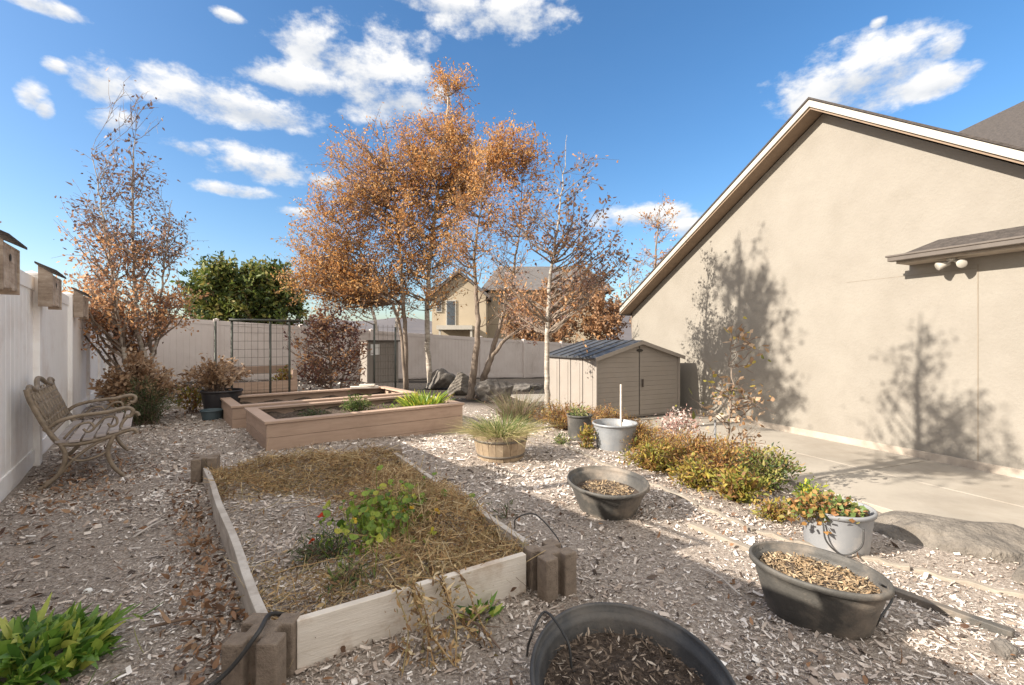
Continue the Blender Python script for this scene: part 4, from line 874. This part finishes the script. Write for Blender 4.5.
# a broad taller tree beyond the white fence, whose crown shades the wall beside the shed
bb = np.array([-6.7, 4.2, 0.]); bp2 = lambda z, dx=0., dy=0.: np.array([bb[0]+dx, bb[1]+dy, z])
tree('broad_tree', 'tall broad brown-leaved tree beyond the white fence, outside the left edge of the picture', [[(bp2(-.1), .13), (bp2(2.5, .03), .11), (bp2(5., -.03, .03), .09), (bp2(7., .03, -.03), .07), (bp2(8.6), .045), (bp2(9.8), .012)]],
     [(bp2(7.4, 0, -.2), .9, .8, 40, 1.), (bp2(8.3, 0, -.3), .85, .8, 40, 1.), (bp2(7.0, 0, -.9), .55, .5, 20, 1.), (bp2(9.1, 0, .1), .6, .6, 22, .9), (bp2(7.4, 0, .8), .5, .7, 12, .5)], 'darkdry', 'bark', .085, None, twigs=6, tl=(.2, .5), lpt=9, zmin=5.5)
# ------------------------------------------------------------------ trellis, plank bed, cabinet
ta = np.array([-5.0, 8.3, 0.]); ta[2] = float(gz(*ta[:2]))
tr = thing('trellis', ta, 'wire mesh trellis on dark green steel posts behind the raised beds', 'trellis')
def tp_(t, z, o=0): q = ta+E1*t+E2*o; return np.array([q[0], q[1], z])
for t, top in ((-.25, 1.55), (0, 1.62), (.62, 1.62), (.95, 1.66), (2.62, 1.56), (3.1, 1.5)):
    MB().tube([tp_(t, -.3), tp_(t, top)], .021, 8).build('post', M['post'], tr, smooth=True)
for z in (1.58,):
    MB().tube([tp_(-.05, z, -.025), tp_(1.15, z+.01, -.025)], .022, 8).build('top_rail', M['post'], tr, smooth=True)
for t0_, t1_ in ((0, .95), (2.62, 3.1)):
    m = MB()
    for t in np.arange(t0_+.1, t1_, .105): m.tube([tp_(t, .05, .02), tp_(t, 1.55, .02)], .0035, 4)
    for z in np.arange(.15, 1.55, .15): m.tube([tp_(t0_, z, .025), tp_(t1_, z, .025)], .0035, 4)
    m.build('wire_mesh', M['hoop'], tr)
pbo = thing('plank_bed', tp_(-.1, -.1, .5), 'low brown plank bed behind the wire trellis', 'garden bed')
for o_, z0, z1 in ((.45, .0, .22), (.45, .26, .42), (1.2, .62, .68)):
    MB().box(tp_(-.3, 0, o_), E1, E2, (0, 0, 1), (0, 1.5), (0, .04), (z0-.1, z1), RNG.random()).build('plank', M['comp'], pbo, bevel=.004)
MB().box(tp_(-.3, 0, 1.2), E1, E2, (0, 0, 1), (0, .06), (-.72, .04), (-.1, .62)).build('plank', M['comp'], pbo, bevel=.004)
MB().box(tp_(1.14, 0, 1.2), E1, E2, (0, 0, 1), (0, .06), (-.72, .04), (-.1, .62)).build('plank', M['comp'], pbo, bevel=.004)
q_ = P(175, 408); tag(MB().box(q_, unit((1, .1, 0)), unit((-.1, 1, 0)), (0, 0, 1), (-.35, .5), (0, .14), (.0, .05)).build('loose_plank', M['palewood'], base=q_, bevel=.004), 'pale plank lying on the mulch left of the black pot', 'plank')
q_ = rb(RB, 2.2, 1.1, .32); tag(MB().box(q_, unit((.9, .3, 0)), unit((-.3, .9, 0)), (0, 0, 1), (-.2, .3), (0, .14), (0, .04)).box(q_+np.array([0, .02, .042]), unit((.9, .1, 0)), unit((-.1, .9, 0)), (0, 0, 1), (-.05, .22), (0, .1), (0, .035)).build('loose_plank', M['palewood'], base=q_, bevel=.004), 'two pale wood offcuts stacked on the far raised bed', 'plank')
cD = 15.2; cx0 = W(367, 385, cD); cab = thing('storage_cabinet', (cx0[0], cD, -.3), 'grey ribbed storage cabinet with a white notice by the far fence', 'cabinet')
o3 = np.array([cx0[0], cD, 0]); m = MB(); nb = 12; wd = 1.1
m.box(o3, E1, E2, (0, 0, 1), (0, wd), (.012, .6), (-.5, 1.16))
for q in range(nb): m.box(o3, E1, E2, (0, 0, 1), (wd*q/nb+.005, wd*(q+1)/nb-.005), (0, .0115), (-.45, 1.14))
m.build('cabinet_body', M['shed'], cab, bevel=.003); MB().box(o3, E1, E2, (0, 0, 1), (-.04, wd+.04), (-.05, .65), (1.162, 1.22)).build('lid', M['gutter'], cab, bevel=.006)
MB().box(o3, E1, E2, (0, 0, 1), (.12, .42), (-.006, -.001), (.72, 1.08)).build('notice', M['paper'], cab)

# ------------------------------------------------------------------ shed
sa = np.array([1.62, 8.93, PATIO_Z]); sx, sy = np.array([.898, .44, 0]), np.array([-.44, .898, 0])                # front runs along -WN, depth along -WD
shed = thing('garden_shed', sa, 'taupe resin garden shed with a dark low-pitched roof', 'shed')
sw, sd, ev, pk = 2.12, 1.75, 1.235, 1.53
def SP(x, y, z): return sa+sx*x+sy*y+np.array([0, 0, z])
fr = MB(); nb = 15; hs_ = np.linspace(.06, pk-.02, nb+1)
for k_ in range(nb):                                                # lapped siding boards clipped by the gable
    z0, z1 = hs_[k_], hs_[k_+1]
    def half(z): return sw/2 if z <= ev else max(.02, sw/2*(pk-z)/(pk-ev))
    w0, w1 = half(z0)-.02, half(z1)-.02
    for sg in (-1, 1):
        xs_ = [sw/2+sg*.012, sw/2+sg*w0, sw/2+sg*w1, sw/2+sg*.012]
        z0b = z0+.003; c = [SP(xs_[0], -.0045, z0b), SP(xs_[1], -.0045, z0b), SP(xs_[2], -.004, z1), SP(xs_[3], -.004, z1)]
        c2 = [SP(xs_[0], .02, z0b), SP(xs_[1], .02, z0b), SP(xs_[2], .02, z1), SP(xs_[3], .02, z1)]
        fr.hexa(c+c2)
fr.build('front_wall', M['shed'], shed)
MB().add([SP(.02, .021, .02), SP(sw-.02, .021, .02), SP(sw-.02, .021, ev), SP(sw/2, .021, pk-.02), SP(.02, .021, ev)], [(0, 1, 2, 3, 4)]).build('inner_front', M['shed'], shed)
MB().box(SP(sw/2, 0, 0), sx, sy, (0, 0, 1), (-.011, .011), (.003, .012), (.06, pk-.05)).build('door_gap', M['darkgap'], shed)
for x in (0, sw):
    m = MB()
    for q in range(4):
        y0, y1 = sd*q/4, sd*(q+1)/4
        m.box(SP(x, 0, 0), sx, sy, (0, 0, 1), (-.01, .02) if x == 0 else (-.02, .01), (y0+.02, y1-.004), (.02, ev))
        m.box(SP(x, 0, 0), sx, sy, (0, 0, 1), (-.022, .0) if x == 0 else (.0, .022), (y0+.10, y1-.09), (.10, ev-.12))
    m.build('side_wall', M['shed'], shed, bevel=.008)
MB().add([SP(.02, sd, .02), SP(sw-.02, sd, .02), SP(sw-.02, sd, ev), SP(sw/2, sd, pk-.02), SP(.02, sd, ev)], [(4, 3, 2, 1, 0)]).build('back_wall', M['shed'], shed)
for x in (-.025, sw-.025): MB().box(SP(x, 0, 0), sx, sy, (0, 0, 1), (0, .05), (-.035, .018), (0, ev)).build('corner_trim', M['shed'], shed, bevel=.006)
for sg in (-1, 1):
    r = MB(); ns_ = 6
    for q in range(ns_):                                            # roof panels with raised ribs
        y0, y1 = -.10+(sd+.2)*q/ns_, -.10+(sd+.2)*(q+1)/ns_
        for a0, a1, lf_ in ((y0, y1-.05, 0), (y1-.05, y1, .018)):
            e0, e1 = sw/2+.09, .0
            c8 = [SP(sw/2+sg*e0, a0, ev-.035), SP(sw/2+sg*e1, a0, pk+.0), SP(sw/2+sg*e1, a1, pk+.0), SP(sw/2+sg*e0, a1, ev-.035)]
            r.hexa(c8+[p+np.array([0, 0, .035+lf_]) for p in c8])
    r.build('roof', M['shedroof'], shed)
    t = MB(); c8 = [SP(sw/2+sg*(sw/2+.09), -.115, ev-.075), SP(sw/2+sg*.0, -.115, pk-.045), SP(sw/2+sg*.0, -.102, pk-.045), SP(sw/2+sg*(sw/2+.09), -.102, ev-.075)]
    t.hexa(c8+[p+np.array([0, 0, .075]) for p in c8]); t.build('gable_trim', M['shed'], shed)
th = np.arange(20)*math.pi/10; m = MB(); m.add([SP(sw/2+.08*math.cos(q), -.024, pk-.17+.03*math.sin(q)) for q in th], [tuple(range(20))]); m.add([SP(sw/2+.08*math.cos(q), -.012, pk-.17+.03*math.sin(q)) for q in th]+[SP(sw/2+.08*math.cos(q), -.024, pk-.17+.03*math.sin(q)) for q in th], [(q, (q+1) % 20, 20+(q+1) % 20, 20+q) for q in range(20)])
m.build('vent', M['darkgap'], shed)
MB().box(SP(sw/2+.05, -.03, .62), sx, sy, (0, 0, 1), (0, .03), (-.02, .015), (0, .16)).build('door_handle', M['gutter'], shed, bevel=.004)

# ------------------------------------------------------------------ house
house = thing('house', wp(0, 0, PATIO_Z), 'beige stucco house with a white-trimmed gable beside the patio', 'house')
QP, ZP, SL, SR, QR = 4.94, 4.815, .587, .713, 10.6                        # apex, slopes
zl, zr = ZP-SL*QP, ZP-SR*(QR-QP); DP = 8.
out_ = [(0, PATIO_Z-.1), (QR, PATIO_Z-.1), (QR, zr), (QP, ZP), (0, zl)]
m = MB(); V = [wp(q, 0, z) for q, z in out_]+[wp(q, -DP, z) for q, z in out_]
m.add(V, [(0, 1, 2, 3, 4), (9, 8, 7, 6, 5)]+[(k_, 5+k_, 5+(k_+1) % 5, (k_+1) % 5) for k_ in range(5)]); m.build('wall', M['stucco'], house)
MB().box((W0[0], W0[1], 0), WD, WN, (0, 0, 1), (-.02, QR), (.002, .028), (PATIO_Z-.05, PATIO_Z+.10)).build('foundation', M['found'], house, bevel=.004)
for q, z0, z1 in ((6.83, .10, 2.08),): MB().box((W0[0], W0[1], 0), WD, WN, (0, 0, 1), (q-.006, q+.006), (.0015, .004), (PATIO_Z+.1, z1+.06)).build('wall_joint', M['joint'], house)
MB().box((W0[0], W0[1], 0), WD, WN, (0, 0, 1), (5.3, 6.82), (.0015, .0025), (2.09, 2.096)).build('wall_joint', M['joint'], house)
OV = .30
for sg, sl, ql in ((-1, SL, -.08), (1, SR, QR+.4)):
    ze = ZP-sl*abs(ql-QP)
    def slab(o0, o1, d0, d1, name, mat, qa=QP, qb=ql, bv=0):
        za, zb_ = ZP-sl*abs(qa-QP), ZP-sl*abs(qb-QP)
        a = [wp(qa, o0, za+d0), wp(qb, o0, zb_+d0), wp(qb, o1, zb_+d0), wp(qa, o1, za+d0)]
        b = [wp(qa, o0, za+d1), wp(qb, o0, zb_+d1), wp(qb, o1, zb_+d1), wp(qa, o1, za+d1)]
        return MB().hexa(a+b).build(name, mat, house, bevel=bv)
    slab(OV-.002, -DP-.2, .06, .17, 'roof_deck', M['soffit'])
    r = slab(OV+.035, -DP-.22, .172, .205, 'roof', M['shingle'])
    slab(OV-.004, .002, .02, .058, 'soffit', M['soffit'])
    slab(OV, OV+.025, .055, .160, 'rake_board', M['white'], bv=.004)
MB().box(wp(-.08, 0, ZP-SL*(QP+.08)), WD, WN, (0, 0, 1), (-.03, 0), (OV, -DP), (-.02, .17)).build('eave_board', M['gutter'], house)
# small skirt roof on the wall
q0, q1, of = 6.12, QR, .30; z1, z0 = 2.515, 2.33
m = MB(); a = [wp(q0+.32, .003, z1), wp(q1, .003, z1), wp(q1, of, z0), wp(q0, of, z0), wp(q0+.0, .003, z0)]
m.add(a, [(0, 3, 2, 1), (0, 4, 3)]); m.build('skirt_roof', M['shingle'], house)
m = MB(); m.box((W0[0], W0[1], 0), WD, WN, (0, 0, 1), (q0-.05, q1), (of, of+.10), (z0-.07, z0-.0)); m.box((W0[0], W0[1], 0), WD, WN, (0, 0, 1), (q0-.07, q1), (of+.085, of+.112), (z0-.015, z0+.012)); m.build('gutter', M['gutter'], house, bevel=.008)
MB().box((W0[0], W0[1], 0), WD, WN, (0, 0, 1), (q0, q1), (.004, of-.002), (z0-.10, z0-.02)).build('skirt_soffit', M['found'], house, bevel=.004)
# second roof behind
bx = lambda q, o, z: wp(q, o, z)
m = MB(); rr = [bx(-4, -5., 4.), bx(11.6, -5, 4.), bx(11.6, -22, 4.), bx(-4., -22, 4.), bx(3.8, -13.5, 9.2), bx(3.9, -13.5, 9.2)]
m.add(rr, [(0, 1, 5, 4), (1, 2, 5), (2, 3, 4, 5), (3, 0, 4)]); m.build('rear_roof', M['shingle'], house)
MB().box((W0[0], W0[1], 0), WD, WN, (0, 0, 1), (-3.5, 11.2), (-21.5, -8.1), (PATIO_Z-.1, 4.02)).build('rear_wall', M['stucco'], house)
# floodlight
fl = wp(6.66, .18, z0-.13); fo = thing('floodlight', fl, 'white twin-head floodlight under the skirt roof', 'floodlight')
MB().lathe(fl+np.array([0, 0, .0]), [(.001, .03), (.045, .03), (.05, .0), (.001, -.005)], n=20).build('mount_plate', M['white'], fo, smooth=True)
for sg in (-1, 1):
    hdp = fl+WD*sg*.075+np.array([0, 0, -.035]); dr = unit(WN*.7+WD*sg*.6+np.array([0, 0, -.35]))
    m = MB().tube([fl, hdp], .012, 8); m.tube([hdp-dr*.05, hdp-dr*.045, hdp+dr*.0, hdp+dr*.075, hdp+dr*.08], [.018, .034, .036, .052, .046], 16); m.build('lamp_head', M['white'], fo, smooth=True)

# ------------------------------------------------------------------ neighbour house beyond the fence
nD = 33.; nb0 = W(430, 340, nD); nh = thing('neighbour_house', (nb0[0], nD, -1), 'tan two-storey neighbour house with a brown roof beyond the far fence', 'house')
def NX(u): return (u-CU)/F_PX*nD
def NZ(v): return CAM_H+(CV-v)/F_PX*nD
def nbox(u0, u1, v0, v1, y0, y1, name, mat): return MB().box((0, nD, 0), (1, 0, 0), (0, 1, 0), (0, 0, 1), (NX(u0), NX(u1)), (y0, y1), (NZ(v1), NZ(v0))).build(name, mat, nh)
def gable(u0, u1, ve, vp, y0, y1, name, mat, ov=0., th=.0, vb=372):
    um = (u0+u1)/2; V = []
    for y in (y0, y1): V += [(NX(u0), nD+y, NZ(vb)), (NX(u1), nD+y, NZ(vb)), (NX(u1), nD+y, NZ(ve)), (NX(um), nD+y, NZ(vp)), (NX(u0), nD+y, NZ(ve))]
    return MB().add(V, [(0, 1, 2, 3, 4), (9, 8, 7, 6, 5)]+[(k_, 5+k_, 5+(k_+1) % 5, (k_+1) % 5) for k_ in range(5)]).build(name, mat, nh)
gable(432, 486, 296, 274, 0, 8, 'gable_wall', M['nb_wall'])
nbox(486, 612, 286, 372, 2.5, 11, 'wall', M['nb_wall'])
V = [(NX(478), nD+2., NZ(287)), (NX(622), nD+2., NZ(287)), (NX(622), nD+11.5, NZ(287)), (NX(478), nD+11.5, NZ(287)), (NX(496), nD+6.5, NZ(252)), (NX(600), nD+6.5, NZ(252))]
MB().add(V, [(0, 1, 5, 4), (1, 2, 5), (2, 3, 4, 5), (3, 0, 4), (3, 2, 1, 0)]).build('roof', M['nb_roof'], nh)
for s0, s1 in ((428, 459), (490, 459)):
    a = [(NX(s0), nD-.35, NZ(299)), (NX(s1), nD-.35, NZ(273)), (NX(s1), nD+8, NZ(273)), (NX(s0), nD+8, NZ(299))]
    MB().hexa(a+[(x, y, z+.22) for x, y, z in a]).build('gable_roof', M['nb_roof'], nh)
for u0, u1, v0, v1, y in ((446, 456, 300, 326, -.03), (436, 442, 300, 312, -.03), (497, 511, 291, 302, 2.45), (520, 535, 305, 325, 2.45)):
    w_ = nbox(u0, u1, v0, v1, y-.05, y+.02, 'window', M['white']); MB().box((0, nD, 0), (1, 0, 0), (0, 1, 0), (0, 0, 1), (NX(u0)+.08, NX(u1)-.08), (y-.07, y-.045), (NZ(v1)+.08, NZ(v0)-.08)).build('pane', M['glass'], w_)
nbox(440, 474, 326, 330, -1.6, -.02, 'porch_roof', M['white'])
for u_ in (442, 472): nbox(u_, u_+2, 330, 372, -1.5, -1.3, 'porch_post', M['white'])

# ------------------------------------------------------------------ camera, light, sky
SUN_EL, SUN_TRAVEL = 28.5, unit((.92, .39, 0))
cam = bpy.data.cameras.new('camera'); cam.sensor_width = 36; cam.lens = 36*F_PX/1024; cam.shift_y = -2.5/1024; cam.clip_start = .05; cam.clip_end = 6000
co = bpy.data.objects.new('camera', cam); COL.objects.link(co); co.location = (0, 0, CAM_H); co.rotation_euler = (R(90), 0, 0); S.camera = co
sun = bpy.data.lights.new('sun', 'SUN'); sun.energy = 4.6; sun.angle = R(.4); sun.color = (1, .92, .80)
so = bpy.data.objects.new('sun', sun); COL.objects.link(so); so.location = (-10, -3, 20)
dv = Vector((SUN_TRAVEL[0]*math.cos(R(SUN_EL)), SUN_TRAVEL[1]*math.cos(R(SUN_EL)), -math.sin(R(SUN_EL)))); so.rotation_euler = dv.to_track_quat('-Z', 'Y').to_euler()
w = bpy.data.worlds.new('World'); S.world = w; w.use_nodes = True; nt = w.node_tree; L = nt.links.new
bg = nt.nodes['Background']; SKY = .15; EXPO = 1.24; bg.inputs[1].default_value = SKY
sky = N(nt, 'ShaderNodeTexSky'); sky.sky_type = 'NISHITA'; sky.sun_disc = False; sky.sun_elevation = R(SUN_EL); sky.sun_rotation = math.atan2(-SUN_TRAVEL[0], -SUN_TRAVEL[1]); sky.air_density = 1.0; sky.dust_density = 1.8; sky.ozone_density = 2.0; sky.altitude = 300
tc = N(nt, 'ShaderNodeTexCoord'); nrm = N(nt, 'ShaderNodeVectorMath', operation='NORMALIZE'); L(tc.outputs['Generated'], nrm.inputs[0])
sep = N(nt, 'ShaderNodeSeparateXYZ'); L(nrm.outputs[0], sep.inputs[0])
def math_(op, a, b=None, c=None):
    n_ = N(nt, 'ShaderNodeMath', operation=op)
    for s_, v in zip(n_.inputs, (a, b, c)):
        if v is None: continue
        if hasattr(v, 'links'): L(v, s_)
        else: s_.default_value = v
    return n_.outputs[0]
az = math_('ARCTAN2', sep.outputs[0], sep.outputs[1]); el = math_('ARCSINE', sep.outputs[2])
nv = N(nt, 'ShaderNodeCombineXYZ'); L(az, nv.inputs[0]); L(math_('MULTIPLY', el, 1.7), nv.inputs[1])
nz1 = N(nt, 'ShaderNodeTexNoise', Scale=10., Detail=10., Roughness=.62); L(nv.outputs[0], nz1.inputs['Vector'])
nz3 = N(nt, 'ShaderNodeTexNoise', Scale=3.2, Detail=8., Roughness=.6); L(nrm.outputs[0], nz3.inputs['Vector'])
CL = [(320, 42, 42, 22), (300, 80, 60, 12), (380, 75, 52, 38), (235, 102, 75, 15), (270, 112, 40, 12), (100, 80, 28, 14), (405, 98, 26, 18), (185, 147, 28, 6), (262, 165, 50, 12), (325, 179, 16, 7), (235, 190, 34, 5),
      (500, 12, 62, 22), (440, 2, 40, 10), (35, 94, 14, 9), (45, 108, 9, 8), (228, 16, 14, 5), (40, 2, 46, 6), (57, 67, 12, 5), (118, 122, 24, 9), (850, 82, 70, 24), (880, 60, 55, 20), (930, 82, 36, 10), (943, 46, 17, 9), (880, 22, 8, 4), (640, 217, 45, 9), (690, 226, 22, 7), (300, 212, 20, 4), (1260, 60, 120, 40), (-150, 60, 90, 30)]
dens = None; vpos = None
for u, v, ru, rv in CL:
    x, z = (u-CU)/F_PX, (CV-v)/F_PX; a0 = math.atan(x); e0 = math.atan(z*math.cos(a0)); wa = ru/F_PX*math.cos(a0)**2*1.25; we = rv/F_PX*math.cos(e0)**2*1.3
    dx = math_('DIVIDE', math_('SUBTRACT', az, a0), wa); dz = math_('DIVIDE', math_('SUBTRACT', el, e0), we)
    d_ = math_('SUBTRACT', 1., math_('ADD', math_('MULTIPLY', dx, dx), math_('MULTIPLY', dz, dz)))
    hgt = math_('MULTIPLY', math_('MAXIMUM', d_, 0.), dz)
    dens = d_ if dens is None else math_('MAXIMUM', dens, d_); vpos = hgt if vpos is None else math_('ADD', vpos, hgt)
dens = math_('MAXIMUM', dens, -3.)
q = math_('ADD', dens, math_('MULTIPLY', math_('SUBTRACT', nz1.outputs[0], .47), 5.4))
ob = math_('MAXIMUM', math_('MULTIPLY', math_('SUBTRACT', -.02, sep.outputs[1]), 3.), math_('MULTIPLY', math_('SUBTRACT', el, .80), 4.))   # unseen cloud overhead and behind, added as bright fill light
ob = math_('MAXIMUM', ob, math_('MULTIPLY', math_('SUBTRACT', az, .92), 5.))  # more added cloud out of view to the right, brightens the fence
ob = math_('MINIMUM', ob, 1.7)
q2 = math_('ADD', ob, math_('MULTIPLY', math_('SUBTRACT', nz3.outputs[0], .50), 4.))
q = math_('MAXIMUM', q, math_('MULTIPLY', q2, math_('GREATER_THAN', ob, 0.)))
cov = N(nt, 'ShaderNodeMapRange'); cov.interpolation_type = 'SMOOTHSTEP'; L(q, cov.inputs[0]); cov.inputs[1].default_value = -.1; cov.inputs[2].default_value = 1.35
sh = N(nt, 'ShaderNodeMapRange'); L(math_('ADD', math_('MULTIPLY', vpos, .7), math_('MULTIPLY', nz1.outputs[0], 1.2)), sh.inputs[0]); sh.inputs[1].default_value = .25; sh.inputs[2].default_value = .95
K = 1/SKY/2**EXPO
cc = mix(nt, (.68*K, .73*K, .81*K), (1.16*K, 1.14*K, 1.11*K), sh.outputs[0])
cc = mix(nt, cc, (1.45*K, 1.40*K, 1.32*K), math_('GREATER_THAN', ob, .0))  # added fill cloud is brighter than the visible clouds
hsv = N(nt, 'ShaderNodeHueSaturation'); hsv.inputs['Saturation'].default_value = 1.28; hsv.inputs['Value'].default_value = .64; L(sky.outputs[0], hsv.inputs['Color'])
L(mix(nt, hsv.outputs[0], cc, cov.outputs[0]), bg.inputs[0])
S.view_settings.view_transform = 'Standard'; S.view_settings.look = 'None'; S.view_settings.exposure = EXPO; S.view_settings.gamma = 1
S.render.engine = 'CYCLES'; S.cycles.max_bounces = 6; S.cycles.use_denoising = True
